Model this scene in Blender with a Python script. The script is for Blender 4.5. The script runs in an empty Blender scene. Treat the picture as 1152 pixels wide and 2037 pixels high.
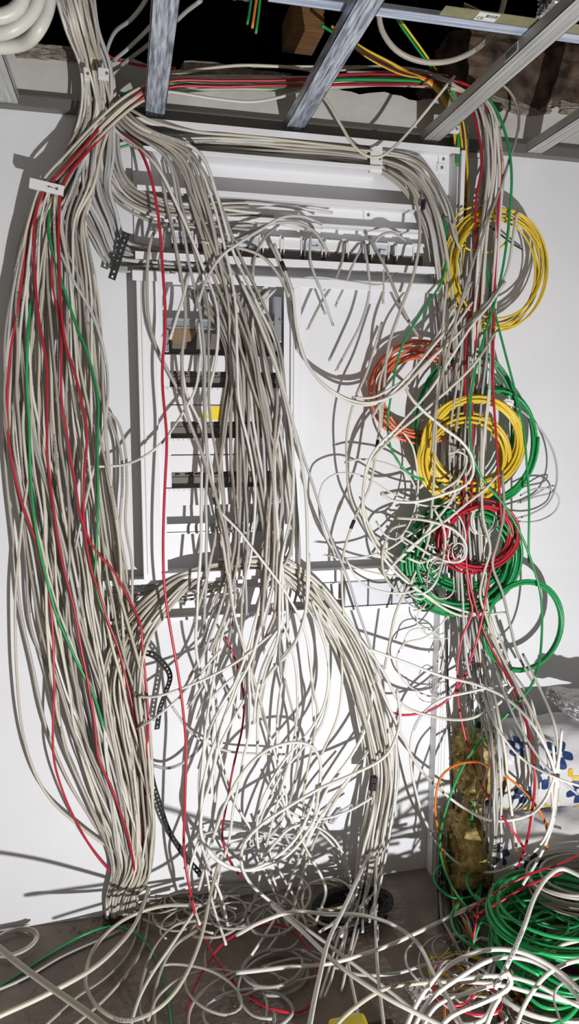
import bpy, math, random
import numpy as np
from mathutils import Vector, Matrix
R = random.Random(7)
C = bpy.context.scene.collection
# ------------------------------------------------------------------ camera calibration (from the wall's own vanishing points)
FOC = 1408.0
def _n(v): return v / np.linalg.norm(v)
EY = _n(np.array([-326.0, -198.0, FOC]))
EX = np.array([6190.0, -173.0, FOC]); EX = _n(EX - EY * EX.dot(EY))
EZ = np.cross(EX, EY)
D, H = 2.3, 1.712
CAM = np.array([0, -D, H])
def ray(x, y):
    v = np.array([x - 576.0, y - 1018.0, FOC]); return np.array([v @ EX, v @ EY, v @ EZ])
def P(x, y, d):                       # point d metres in front of the wall
    r = ray(x, y); return CAM + r * ((D - d) / r[1])
def F(x, y, h=0.0):                   # point h metres above the floor
    r = ray(x, y); return CAM + r * ((h - H) / r[2])
def PD(x, y, d):                      # same, for hanging cables: the left bundle lies close to the wall, the rolls push cables forward
    cl = lambda t: min(1.0, max(0.0, t))
    d *= 1 - .42 * cl((300 - x) / 60) * cl((y - 60) / 140)
    d = max(d, .37 * cl((x - 915) / 70) * cl((y - 1350) / 90) * cl((1800 - y) / 40))
    return P(x, y, d)
def X(x, y, d): return P(x, y, d)[0]
def Z(x, y, d): return P(x, y, d)[2]
sc = bpy.context.scene
cd = bpy.data.cameras.new('camera'); cam = bpy.data.objects.new('camera', cd); C.objects.link(cam); sc.camera = cam
cd.sensor_fit = 'VERTICAL'; cd.sensor_height = 36; cd.sensor_width = 36; cd.lens = 36 * FOC / 2037
cd.clip_start = 0.02
rx = (EX[0], EY[0], EZ[0]); up = (-EX[1], -EY[1], -EZ[1]); bk = (-EX[2], -EY[2], -EZ[2])
m = Matrix(((rx[0], up[0], bk[0], CAM[0]), (rx[1], up[1], bk[1], CAM[1]), (rx[2], up[2], bk[2], CAM[2]), (0, 0, 0, 1)))
cam.matrix_world = m
sc.view_settings.view_transform = 'Standard'; sc.view_settings.look = 'None'; sc.view_settings.gamma = 1
sc.view_settings.use_curve_mapping = False
sc.view_settings.exposure = 0.0
# ------------------------------------------------------------------ materials
def mat(name, col, rough=0.5, metal=0.0, noise=0.0, nscale=30.0, col2=None, bump=0.0, bscale=60.0, streak=None, spec=None, alpha=None):
    mt = bpy.data.materials.new(name); mt.use_nodes = True
    nt = mt.node_tree; b = nt.nodes['Principled BSDF']
    b.inputs['Base Color'].default_value = (*col, 1); b.inputs['Roughness'].default_value = rough
    b.inputs['Metallic'].default_value = metal
    if spec is not None: b.inputs['Specular IOR Level'].default_value = spec
    if alpha is not None: b.inputs['Alpha'].default_value = alpha
    tc = nt.nodes.new('ShaderNodeTexCoord')
    src = tc.outputs['Object']
    if streak:
        mp = nt.nodes.new('ShaderNodeMapping'); mp.inputs['Scale'].default_value = streak
        nt.links.new(src, mp.inputs[0]); src = mp.outputs[0]
    if noise or col2:
        n = nt.nodes.new('ShaderNodeTexNoise'); n.inputs['Scale'].default_value = nscale; n.inputs['Detail'].default_value = 6
        nt.links.new(src, n.inputs[0])
        rp = nt.nodes.new('ShaderNodeValToRGB')
        rp.color_ramp.elements[0].position = 0.35; rp.color_ramp.elements[1].position = 0.68
        c2 = col2 if col2 else tuple(max(0, c * (1 - noise)) for c in col)
        rp.color_ramp.elements[0].color = (*c2, 1); rp.color_ramp.elements[1].color = (*col, 1)
        nt.links.new(n.outputs[0], rp.inputs[0]); nt.links.new(rp.outputs[0], b.inputs['Base Color'])
    if bump:
        n2 = nt.nodes.new('ShaderNodeTexNoise'); n2.inputs['Scale'].default_value = bscale; n2.inputs['Detail'].default_value = 8
        nt.links.new(tc.outputs['Object'], n2.inputs[0])
        bp = nt.nodes.new('ShaderNodeBump'); bp.inputs['Strength'].default_value = bump; bp.inputs['Distance'].default_value = 0.01
        nt.links.new(n2.outputs[0], bp.inputs['Height']); nt.links.new(bp.outputs[0], b.inputs['Normal'])
    return mt
def cable_mat(name, col, col2, printed=True, rough=0.42):
    # jacket colour, faint grime along the length, runs of small black printed characters along the jacket (uv: u metres along, v around)
    mt = bpy.data.materials.new(name); mt.use_nodes = True
    nt = mt.node_tree; N = nt.nodes.new; L = nt.links.new; b = nt.nodes['Principled BSDF']
    b.inputs['Roughness'].default_value = rough
    uv = N('ShaderNodeTexCoord'); sep = N('ShaderNodeSeparateXYZ'); L(uv.outputs['UV'], sep.inputs[0])
    oi = N('ShaderNodeObjectInfo')
    n = N('ShaderNodeTexNoise'); n.inputs['Scale'].default_value = 9; n.inputs['Detail'].default_value = 5; L(uv.outputs['Object'], n.inputs[0])
    ad = N('ShaderNodeMath'); ad.operation = 'MULTIPLY_ADD'; L(oi.outputs['Random'], ad.inputs[0]); ad.inputs[1].default_value = 0.7; L(n.outputs[0], ad.inputs[2])
    rp = N('ShaderNodeValToRGB'); rp.color_ramp.elements[0].position = 0.45; rp.color_ramp.elements[1].position = 1.05
    rp.color_ramp.elements[0].color = (*col, 1); rp.color_ramp.elements[1].color = (*col2, 1)
    L(ad.outputs[0], rp.inputs[0]); out = rp.outputs[0]
    if printed:
        def M(op, a, c=None):
            k = N('ShaderNodeMath'); k.operation = op
            for i, q in enumerate((a, c)):
                if q is None: continue
                if isinstance(q, (int, float)): k.inputs[i].default_value = q
                else: L(q, k.inputs[i])
            return k.outputs[0]
        u = M('ADD', sep.outputs[0], M('MULTIPLY', oi.outputs['Random'], 7.0))
        zone = M('LESS_THAN', M('FRACT', M('MULTIPLY', u, 2.1)), 0.22)
        band = M('LESS_THAN', M('ABSOLUTE', M('SUBTRACT', M('FRACT', M('ADD', sep.outputs[1], oi.outputs['Random'])), 0.5)), 0.09)
        cm = N('ShaderNodeCombineXYZ'); L(M('MULTIPLY', u, 330.0), cm.inputs[0]); L(M('MULTIPLY', sep.outputs[1], 26.0), cm.inputs[1])
        wn = N('ShaderNodeTexNoise'); wn.inputs['Scale'].default_value = 1.0; wn.inputs['Detail'].default_value = 0; L(cm.outputs[0], wn.inputs[0])
        ink = M('MULTIPLY', M('MULTIPLY', zone, band), M('GREATER_THAN', wn.outputs[0], 0.5))
        mx = N('ShaderNodeMix'); mx.data_type = 'RGBA'; L(ink, mx.inputs[0]); L(out, mx.inputs[6]); mx.inputs[7].default_value = (0.03, 0.03, 0.03, 1)
        out = mx.outputs[2]
    L(out, b.inputs['Base Color'])
    return mt
M_ = {}
M_['wall'] = mat('plaster_white', (0.72, 0.725, 0.745), 0.9, noise=0.05, nscale=4, bump=0.05, bscale=25)
M_['rawwall'] = mat('raw_plaster', (0.62, 0.60, 0.56), 0.95, noise=0.2, nscale=6, bump=0.2, bscale=30)
M_['floor'] = mat('dusty_floor', (0.25, 0.20, 0.165), 0.75, col2=(0.16, 0.128, 0.10), nscale=7, bump=0.35, bscale=40)
M_['void'] = mat('painted_dark_void', (0.006, 0.0045, 0.004), 1.0, col2=(0.002, 0.0015, 0.0015), nscale=9, spec=0.0)  # near-black colour paints in the darkness of the unlit cavity
M_['masonry'] = mat('old_masonry', (0.15, 0.105, 0.075), 0.95, col2=(0.03, 0.022, 0.017), nscale=14, bump=1.0, bscale=22, spec=0.1)
M_['rubble'] = mat('broken_plaster', (0.33, 0.29, 0.23), 0.95, noise=0.5, nscale=40, bump=1.0, bscale=50)
M_['white'] = mat('white_enamel', (0.75, 0.75, 0.77), 0.38)
M_['plastic'] = mat('white_plastic', (0.74, 0.745, 0.75), 0.4)
M_['cover'] = mat('grey_cover', (0.53, 0.55, 0.60), 0.4)
M_['rib'] = mat('dark_gap', (0.06, 0.06, 0.065), 0.6)
M_['zinc'] = mat('galvanised', (0.78, 0.83, 0.92), 0.38, 0.35, col2=(0.20, 0.23, 0.30), nscale=1.0, streak=(160, 14, 60))
M_['zinc2'] = mat('galvanised_dull', (0.62, 0.62, 0.59), 0.45, 0.3, col2=(0.42, 0.43, 0.43), nscale=1.0, streak=(150, 5, 60))
M_['zincx'] = mat('galvanised_rail', (0.62, 0.67, 0.77), 0.38, 0.35, col2=(0.36, 0.41, 0.50), nscale=1.0, streak=(6, 120, 60))
M_['olive'] = mat('olive_shaded_steel', (0.34, 0.33, 0.18), 0.5, 0.3, noise=0.2)  # olive tone paints in the shade on the rail's flange
M_['track'] = mat('track_steel', (0.20, 0.195, 0.18), 0.5, 0.25, noise=0.3, streak=(3, 60, 60))
M_['dark'] = mat('dark_grey', (0.15, 0.137, 0.125), 0.6)
M_['din'] = mat('din_steel', (0.45, 0.48, 0.52), 0.35, 0.7)
M_['black'] = mat('black_rubber', (0.012, 0.012, 0.013), 0.75)
M_['ink'] = mat('ink', (0.02, 0.02, 0.02), 0.7)
M_['yellow'] = mat('warning_yellow', (0.80, 0.62, 0.02), 0.5)
M_['card'] = mat('cardboard', (0.38, 0.25, 0.14), 0.9, noise=0.3, nscale=12)
M_['wood'] = mat('rough_wood', (0.20, 0.095, 0.03), 0.85, noise=0.4, nscale=12, streak=(2, 20, 20))
M_['copper'] = mat('copper', (0.45, 0.22, 0.12), 0.4, 0.6)
M_['wool'] = mat('glass_wool', (0.66, 0.52, 0.22), 1.0, col2=(0.24, 0.165, 0.06), nscale=34, bump=1.0, bscale=50, spec=0.05)
M_['film'] = mat('packaging_film', (0.60, 0.59, 0.60), 0.35, noise=0.1, nscale=5, bump=0.6, bscale=18)
M_['blue'] = mat('print_blue', (0.015, 0.04, 0.14), 0.35)
M_['ochre'] = mat('print_ochre', (0.55, 0.38, 0.02), 0.35)
M_['case'] = mat('case_yellow', (0.80, 0.66, 0.03), 0.4)
M_['foil'] = mat('foil', (0.75, 0.75, 0.76), 0.18, 0.95, bump=1.0, bscale=45)
M_['tape'] = mat('grey_tape', (0.30, 0.30, 0.34), 0.5)
M_['hose'] = mat('pvc_conduit', (0.60, 0.59, 0.53), 0.4, noise=0.08)
M_['greycond'] = mat('grey_conduit', (0.36, 0.34, 0.30), 0.6)
CM = {
 'w': cable_mat('jacket_white', (0.72, 0.71, 0.67), (0.60, 0.58, 0.53)),
 'c': cable_mat('jacket_cream', (0.61, 0.575, 0.48), (0.48, 0.445, 0.36)),
 'g': cable_mat('jacket_lightgrey', (0.54, 0.545, 0.54), (0.40, 0.40, 0.39)),
 'b': cable_mat('jacket_beige', (0.47, 0.43, 0.37), (0.33, 0.30, 0.26)),
 'r': cable_mat('jacket_red', (0.50, 0.022, 0.045), (0.36, 0.012, 0.025), False, 0.33),
 'n': cable_mat('jacket_green', (0.014, 0.34, 0.09), (0.010, 0.24, 0.065), False, 0.33),
 'y': cable_mat('jacket_yellow', (0.80, 0.60, 0.06), (0.66, 0.46, 0.03), False, 0.33),
 'o': cable_mat('jacket_salmon', (0.74, 0.20, 0.09), (0.60, 0.13, 0.05), False, 0.33),
 'O': cable_mat('jacket_orange', (0.80, 0.25, 0.02), (0.65, 0.17, 0.02), False, 0.33),
 'k': cable_mat('jacket_black', (0.015, 0.015, 0.016), (0.025, 0.025, 0.025), False, 0.4),
 'm': cable_mat('jacket_rust', (0.13, 0.028, 0.010), (0.08, 0.015, 0.008), False, 0.45),
 'v': cable_mat('jacket_darkgreen', (0.035, 0.10, 0.04), (0.03, 0.06, 0.03), False, 0.4),
}
# ------------------------------------------------------------------ mesh helpers
def prop(o, label=None, cat=None, group=None, kind=None):
    if label: o['label'] = label
    if cat: o['category'] = cat
    if group: o['group'] = group
    if kind: o['kind'] = kind
    return o
def raw(name, vs, fs, mt, parent=None, smooth=False, mats=None, mi=None):
    me = bpy.data.meshes.new(name); me.from_pydata([tuple(map(float, v)) for v in vs], [], fs)
    for q in (mats or [mt]): me.materials.append(q)
    if mi: me.polygons.foreach_set('material_index', mi)
    if smooth: me.polygons.foreach_set('use_smooth', [True] * len(fs))
    me.update()
    o = bpy.data.objects.new(name, me); C.objects.link(o)
    if parent: o.parent = parent
    return o
class MB:
    def __init__(s): s.v = []; s.f = []
    def box(s, x0, x1, y0, y1, z0, z1):
        i = len(s.v)
        x0, x1 = sorted((x0, x1)); y0, y1 = sorted((y0, y1)); z0, z1 = sorted((z0, z1))
        s.v += [(x0, y0, z0), (x1, y0, z0), (x1, y1, z0), (x0, y1, z0), (x0, y0, z1), (x1, y0, z1), (x1, y1, z1), (x0, y1, z1)]
        s.f += [(i, i+3, i+2, i+1), (i+4, i+5, i+6, i+7), (i, i+1, i+5, i+4), (i+1, i+2, i+6, i+5), (i+2, i+3, i+7, i+6), (i+3, i, i+4, i+7)]
        return s
    def poly(s, pts, y, t):                # outline in x,z extruded from y to y+t
        i = len(s.v); n = len(pts)
        s.v += [(p[0], y, p[1]) for p in pts] + [(p[0], y + t, p[1]) for p in pts]
        s.f += [tuple(range(i, i+n)), tuple(range(i+2*n-1, i+n-1, -1))] + [(i+k, i+n+k, i+n+(k+1) % n, i+(k+1) % n) for k in range(n)]
        return s
    def cyl(s, a, b, r, n=12):
        a = np.array(a, float); b = np.array(b, float); t = _n(b - a); q = _n(np.cross(t, (0.3, 0.9, 0.27))); w = np.cross(t, q); i = len(s.v)
        for c in (a, b):
            for k in range(n):
                an = 2 * math.pi * k / n; s.v.append(tuple(c + r * (math.cos(an) * q + math.sin(an) * w)))
        s.f += [(i+k, i+(k+1) % n, i+n+(k+1) % n, i+n+k) for k in range(n)] + [tuple(range(i+n-1, i-1, -1)), tuple(range(i+n, i+2*n))]
        return s
    def build(s, name, mt, parent=None, bevel=0.0, smooth=False):
        o = raw(name, s.v, s.f, mt, parent, smooth)
        if bevel:
            b = o.modifiers.new('bevel', 'BEVEL'); b.width = bevel; b.segments = 2; b.limit_method = 'ANGLE'
        return o
def empty(name, loc=(0, 0, 0), **k):
    o = bpy.data.objects.new(name, None); o.empty_display_size = 0.02; C.objects.link(o); o.location = loc
    return prop(o, **k)
def kid(o, parent):                        # parent a world-space mesh under an empty without moving it
    o.parent = parent; o.matrix_parent_inverse = Matrix.Translation(-Vector(parent.location)); return o
def crom(pts, step=0.014):
    p = np.array(pts, float)
    if len(p) == 2: p = np.array([p[0], p[0] * .67 + p[1] * .33, p[0] * .33 + p[1] * .67, p[1]])
    p = np.vstack([2 * p[0] - p[1], p, 2 * p[-1] - p[-2]])
    out = []
    for i in range(1, len(p) - 2):
        a, b, c, d = p[i-1], p[i], p[i+1], p[i+2]
        t1 = max(1e-4, np.linalg.norm(b - a)) ** .5; t2 = t1 + max(1e-4, np.linalg.norm(c - b)) ** .5; t3 = t2 + max(1e-4, np.linalg.norm(d - c)) ** .5
        n = max(2, int(np.linalg.norm(c - b) / step)); t = np.linspace(t1, t2, n, endpoint=False)[:, None]
        A1 = (t1 - t) / t1 * a + t / t1 * b; A2 = (t2 - t) / (t2 - t1) * b + (t - t1) / (t2 - t1) * c
        A3 = (t3 - t) / (t3 - t2) * c + (t - t2) / (t3 - t2) * d
        B1 = (t2 - t) / t2 * A1 + t / t2 * A2; B2 = (t3 - t) / (t3 - t1) * A2 + (t - t1) / (t3 - t1) * A3
        out.append((t2 - t) / (t2 - t1) * B1 + (t - t1) / (t2 - t1) * B2)
    out.append(p[-2][None]); return np.vstack(out)
def sweep(pts, r, ns=7):
    n = len(pts); T = np.gradient(pts, axis=0); T /= np.maximum(1e-9, np.linalg.norm(T, axis=1))[:, None]
    u = np.cross(T[0], (0.31, 0.2, 0.93)); u = _n(u); U = np.empty((n, 3))
    for i in range(n):
        u = u - T[i] * u.dot(T[i]); l = np.linalg.norm(u); u = u / l if l > 1e-6 else _n(np.cross(T[i], (0.3, 0.9, 0.1))); U[i] = u
    V = np.cross(T, U); an = np.arange(ns) * 2 * math.pi / ns
    co = pts[:, None] + r * (np.cos(an)[None, :, None] * U[:, None] + np.sin(an)[None, :, None] * V[:, None])
    return co.reshape(-1, 3), n, ns
def tube(name, pts, r, mt, parent=None, ns=7):
    co, n, ns = sweep(pts, r, ns)
    me = bpy.data.meshes.new(name)
    nq = (n - 1) * ns; i = np.arange(n - 1)[:, None] * ns; k = np.arange(ns)[None]; k2 = (k + 1) % ns
    q = np.stack([i + k, i + k2, i + ns + k2, i + ns + k], -1).reshape(-1)
    cap0 = np.arange(ns - 1, -1, -1); cap1 = (n - 1) * ns + np.arange(ns)
    me.vertices.add(n * ns); me.vertices.foreach_set('co', co.ravel())
    me.loops.add(nq * 4 + 2 * ns); me.loops.foreach_set('vertex_index', np.concatenate([q, cap0, cap1]))
    me.polygons.add(nq + 2); me.polygons.foreach_set('loop_start', np.concatenate([np.arange(nq) * 4, [nq * 4, nq * 4 + ns]]))
    me.update(calc_edges=True)
    s = np.concatenate([[0], np.cumsum(np.linalg.norm(np.diff(pts, axis=0), axis=1))])
    uvl = me.uv_layers.new(name='UVMap')
    a = np.broadcast_to(s[:-1, None], (n-1, ns)); b = np.broadcast_to(s[1:, None], (n-1, ns)); v0 = np.broadcast_to(k / ns, (n-1, ns)); v1 = v0 + 1.0 / ns
    uv = np.stack([np.stack([a, v0], -1), np.stack([a, v1], -1), np.stack([b, v1], -1), np.stack([b, v0], -1)], 2).reshape(-1)
    uvl.data.foreach_set('uv', np.concatenate([uv, np.zeros(4 * ns)]))
    me.polygons.foreach_set('use_smooth', [True] * nq + [False] * 2)
    me.materials.append(mt); me.validate(); me.update()
    o = bpy.data.objects.new(name, me); C.objects.link(o)
    if parent: o.parent = parent
    return o
# ------------------------------------------------------------------ the room
def S(name, mb, mt, bevel=0, parent=None): return prop(mb.build(name, mt, parent, bevel), kind='structure')
S('wall_back', MB().box(-1.6, 2.6, 0.0, 0.12, -0.02, 2.62), M_['wall'])
S('floor', MB().box(-1.6, 2.6, -3.2, 0.12, -0.06, 0.0), M_['floor'])
# ragged top of the wall above the hanging track
def ragged():
    vs = []; fs = []; n = 150
    for i in range(n + 1):
        x = -1.6 + 4.2 * i / n
        z = 2.735 + 0.006 * math.sin(x * 31) + R.uniform(-.006, .006) - (0.012 if 0.2 < x < 1.1 else 0)
        vs += [(x, 0, 2.62), (x, 0, z), (x, .12, z + R.uniform(-.01, .02)), (x, .12, 2.62)]
    for i in range(n):
        a = 4 * i; b = a + 4
        fs += [(a, b, b+1, a+1), (a+1, b+1, b+2, a+2), (a+2, b+2, b+3, a+3)]
    return raw('wall_upper', vs, fs, M_['rawwall'])
prop(ragged(), kind='structure')
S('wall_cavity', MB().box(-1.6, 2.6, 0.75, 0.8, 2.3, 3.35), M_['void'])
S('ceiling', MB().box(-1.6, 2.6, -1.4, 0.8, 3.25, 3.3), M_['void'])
def rock(name, x0, x1, y0, y1, z0, z1, mt, amp, seed, cuts=14, label=None, cat=None, kind=None):
    import bmesh
    rr = np.random.RandomState(seed); bm = bmesh.new(); bmesh.ops.create_cube(bm, size=1)
    bmesh.ops.subdivide_edges(bm, edges=bm.edges[:], cuts=cuts, use_grid_fill=True)
    ph = rr.uniform(0, 6, (6, 3)); fr = rr.uniform(4, 26, (6, 3))
    for v in bm.verts:
        c = np.array([(x0+x1)/2 + v.co.x*(x1-x0), (y0+y1)/2 + v.co.y*(y1-y0), (z0+z1)/2 + v.co.z*(z1-z0)])
        dd = np.array([sum(math.sin(fr[k][j] * c[(j+1) % 3] + fr[k][(j+1) % 3] * c[j] + ph[k][j]) for k in range(6)) for j in range(3)])
        v.co = Vector(c + amp * dd / 3 + rr.uniform(-amp, amp, 3) * .25)
    me = bpy.data.meshes.new(name); bm.to_mesh(me); bm.free(); me.materials.append(mt)
    o = bpy.data.objects.new(name, me); C.objects.link(o)
    return prop(o, label, cat, kind=kind)
rock('masonry_beam', 1.14, 2.3, -0.02, 0.5, 2.755, 3.02, M_['masonry'], 0.03, 3, label='rough dark old masonry beam above the wall at upper right', cat='beam', kind='structure')
for i, (a, b) in enumerate(((0.2, 0.52), (1.05, 1.42), (1.46, 1.9), (-.28, -.03))):
    o = rock('broken_plaster_edge', a, b, -0.012, 0.1, 2.715, 2.75, M_['rubble'], 0.012, 10 + i, cuts=9)
    prop(o, kind='structure')
# hanging ceiling track along the wall
tr = MB(); tr.box(-1.6, 2.6, -0.032, 0.0, 2.573, 2.576).box(-1.6, 2.6, -0.003, -0.0005, 2.576, 2.605).box(-1.6, 2.6, -0.034, -0.032, 2.573, 2.602)
S('trim_1', tr, M_['track'])
# ------------------------------------------------------------------ ceiling studs and rail
def stud(xc, lab, mt, tilt=0.0, w=0.058):
    e = MB(); y0, y1 = -0.02, -1.75; z = 2.578; h = w / 2
    e.box(-h, h, y1, y0, z, z + .0015)
    for s in (-1, 1):
        e.box(s*h, s*(h - .0015), y1, y0, z, z + .027)
        e.box(s*h, s*(h - .008), y1, y0, z + .027, z + .0285)
    for k in (-.5, 0, .5): e.box(k*h*1.1 - .002, k*h*1.1 + .002, y1, y0, z - .0012, z)
    e.v = [(xc + a + tilt * (b), b, c) for a, b, c in e.v]
    return prop(e.build('ceiling_stud', mt), lab, 'stud', 'galvanised ceiling studs')
ZS = 2.578
studs = [(X(-2, 205, 0) + .03, 'galvanised ceiling stud at the top left edge beside the white hose loops', M_['zinc2'], 0),
 (X(307, 232, 0), 'streaked galvanised ceiling stud crossing the thick white bundle, second from the left', M_['zinc'], 0),
 (X(580, 258, 0), 'streaked galvanised ceiling stud in the middle above the horizontal red cables', M_['zinc'], 0),
 (X(845, 285, 0), 'broad dull galvanised ceiling stud carrying a paper sticker, above the right cable column', M_['zinc2'], 0),
 (X(1052, 305, 0), 'short visible galvanised ceiling stud at the right edge below the masonry beam', M_['zinc2'], 0)]
so = [stud(a, b, c, d) for a, b, c, d in studs]
# stickers on stud 3 and on the cross rail
xs = studs[3][0]
st = MB().box(xs - .0305, xs - .0295, -.62, -.56, 2.582, 2.604).build('paper_sticker', M_['plastic'], so[3]); st['label'] = 'small white printed sticker'
k = MB()
for j in range(9): k.box(xs - .0312, xs - .0306, -.615 + j * .006, -.6125 + j * .006, 2.585, 2.601)
k.build('printing', M_['ink'], st)
# cross rail above the studs
ry = F(864, 46, 2.612)[1]
rl = MB(); rl.box(0.33, 2.6, ry - .034, ry, 2.610, 2.6115)
for j in range(4): rl.box(0.33, 2.6, ry - .029 + j * .0075, ry - .026 + j * .0075, 2.6085, 2.610)
rl.box(0.33, 2.6, ry - .0015, ry, 2.610, 2.640)
rail = prop(rl.build('cross_rail', M_['zincx']), 'ribbed galvanised rail crossing above the ceiling studs at the top right', 'rail')
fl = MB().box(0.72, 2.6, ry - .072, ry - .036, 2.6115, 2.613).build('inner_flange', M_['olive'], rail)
fl['label'] = 'inner flange with its shade painted olive'
lx = F(985, 20, 2.61)[0]
lb = MB().box(lx - .030, lx + .022, ry - .069, ry - .040, 2.6095, 2.6114).build('barcode_sticker', M_['plastic'], rail)
k = MB()
for j in range(9):
    w = R.choice((.0008, .0016, .0022)); k.box(lx - .008 + j * .0033, lx - .008 + j * .0033 + w, ry - .066, ry - .056, 2.6088, 2.6094)
k.build('barcode', M_['ink'], lb)
def text(name, s, size, loc, rot, mt, parent=None, ext=.0003):
    cu = bpy.data.curves.new(name, 'FONT'); cu.body = s; cu.size = size; cu.extrude = ext; cu.materials.append(mt)
    t_ = bpy.data.objects.new(name, cu); C.objects.link(t_); bpy.context.view_layer.update()
    me = bpy.data.meshes.new_from_object(t_.evaluated_get(bpy.context.evaluated_depsgraph_get())); bpy.data.objects.remove(t_)
    o = bpy.data.objects.new(name, me); C.objects.link(o); o.location = loc; o.rotation_euler = rot
    if parent: o.parent = parent
    return o
text('printed_text', 'CE', .014, (lx - .027, ry - .046, 2.6093), (math.pi, 0, 0), M_['ink'], lb)
# ------------------------------------------------------------------ wooden block and foil in the cavity
wb = F(612, 60, 2.80)
o = MB().box(wb[0] - .05, wb[0] + .045, wb[1] - .02, wb[1] + .12, 2.79, 2.87).build('wooden_block', M_['wood'], bevel=.004)
prop(o, 'orange-brown rough wooden block hanging in the dark ceiling cavity', 'block')
# ------------------------------------------------------------------ the upper wiring channels (wall enclosure)
x0, x1 = .040, 1.062
chan = empty('wiring_channel', (.55, 0, 2.3), label='wide white enamelled wall enclosure of stacked horizontal wiring channels at the top', cat='wiring enclosure')
def part(name, mb, mt, parent, bevel=.0008, label=None):
    o = kid(mb.build(name, mt, None, bevel), parent)
    if label: o['label'] = label
    return o
part('back_plate', MB().box(x0, x1 - .03, -.010, -.001, 2.135, 2.555), M_['white'], chan)
part('channel_rail', MB().box(x0, x1, -.086, -.010, 2.549, 2.552).box(x0, x1, -.088, -.086, 2.533, 2.552), M_['white'], chan)
part('channel_rail', MB().box(x0 + .03, .80, -.086, -.010, 2.464, 2.467).box(x0 + .03, .80, -.088, -.086, 2.464, 2.476), M_['white'], chan)
part('channel_rail', MB().box(x0 + .01, .935, -.086, -.010, 2.361, 2.364).box(x0 + .01, .935, -.088, -.086, 2.353, 2.368), M_['white'], chan)
part('mounting_ledge', MB().box(x0 + .05, .965, -.05, -.010, 2.296, 2.2985).box(x0 + .05, .965, -.052, -.050, 2.296, 2.303), M_['white'], chan)
part('mounting_ledge', MB().box(x0 + .05, .99, -.034, -.010, 2.258, 2.2605).box(x0 + .05, .99, -.036, -.034, 2.254, 2.264), M_['white'], chan)
part('channel_rail', MB().box(x0, 1.01, -.086, -.010, 2.168, 2.171).box(x0, 1.01, -.089, -.086, 2.160, 2.182), M_['white'], chan)
part('channel_rail', MB().box(x0 - .01, 1.02, -.09, -.010, 2.126, 2.129).box(x0 - .01, 1.02, -.093, -.090, 2.098, 2.126), M_['white'], chan)
part('end_plate', MB().box(x1, x1 + .003, -.075, -.002, 2.14, 2.555).box(x1 - .035, x1, -.012, -.009, 2.14, 2.55), M_['white'], chan)
# small screw lugs
for (a, b) in ((881, 317), (732, 428), (878, 334)):
    q = P(a, b, .012); lug = part('screw_lug', MB().box(q[0]-.016, q[0]+.016, -.016, -.010, q[2]-.012, q[2]+.014), M_['white'], chan)
    kid(MB().cyl((q[0], -.0195, q[2]), (q[0], -.016, q[2]), .0045).build('screw', M_['dark']), chan)
# DIN modules with handwritten fronts
mz0, mz1 = 2.190, 2.256
part('module_shade_strip', MB().box(.15, .97, -.028, -.011, 2.184, 2.226), M_['dark'], chan, .001, 'continuous dark strip of painted shade behind the modules')  # dark strip added to paint the shade along the module row
def squig(cx, cz, w, y, parent, n=5, sh=.006):
    mb = MB(); x = cx - w / 2
    while x < cx + w / 2:
        h = R.uniform(.4, 1) * sh; a = R.uniform(-.002, .002)
        i = len(mb.v); mb.v += [(x, y, cz - h/2), (x + .0012, y, cz - h/2), (x + .0012 + a, y, cz + h/2), (x + a, y, cz + h/2)]; mb.f.append((i, i+1, i+2, i+3))
        if R.random() < .7: mb.box(x, x + .004, y, y + .0002, cz - h/2 + R.uniform(0, h), cz - h/2 + R.uniform(0, h) + .001)
        x += R.uniform(.003, .0055)
    return mb.build('handwriting', M_['ink'], parent)
names = ['with blue-black scribbled cover', 'with grey smeared cover', 'with a small loop drawn on it', 'beside the bent light cable', 'under the tallest cable arch', 'with a plain cover', 'with handwriting at its top', 'beneath the two crossed cable ends', 'next to the open cable end', 'with handwriting and two drawn circles', 'at the right end of the row']
mxs = [.185, .255, .325, .392, .458, .524, .592, .66, .735, .815, .90]
for i, mx in enumerate(mxs):
    t = empty('din_module', (mx, -.01, mz0), label='white DIN rail module %s' % names[i], cat='electrical module')
    w = .028
    part('body', MB().box(mx - w, mx + w, -.040, -.012, mz0, mz1 - .022), M_['dark'] , t, .001, 'lower half darkened with painted shade')  # dark colour puts the shade beneath the cover into the body
    part('cover', MB().box(mx - w, mx + w, -.046, -.012, mz1 - .034, mz1), M_['cover' if i in (0, 1, 3, 6, 9) else 'plastic'], t, .002)
    fr = MB()
    for s in (-1, 1): fr.box(mx + s * w - .002, mx + s * w + .002, -.052, -.04, mz0 + .012, mz1)
    fr.box(mx - w, mx + w, -.052, -.044, mz1 - .004, mz1)
    part('frame', fr, M_['white'], t, .001)
    tab = part('terminal_tab', MB().box(mx - w - .008, mx - w + .001, -.05, -.03, mz0 + .03, mz1 - .006), M_['plastic'], t)
    if i in (0, 2, 6, 9):
        h = squig(mx, mz1 - .020, .034, -.0466, None); kid(h, t)
    if i in (6, 9):
        for dx in ((0,) if i == 6 else (-.009, .009)):
            pts = [(mx + dx + .005 * math.cos(a), -.0468, mz1 - .040 + .005 * math.sin(a)) for a in np.linspace(0, 6.28, 12)]
            kid(tube('drawn_circle', np.array(pts), .0007, M_['ink'], ns=4), t)
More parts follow.
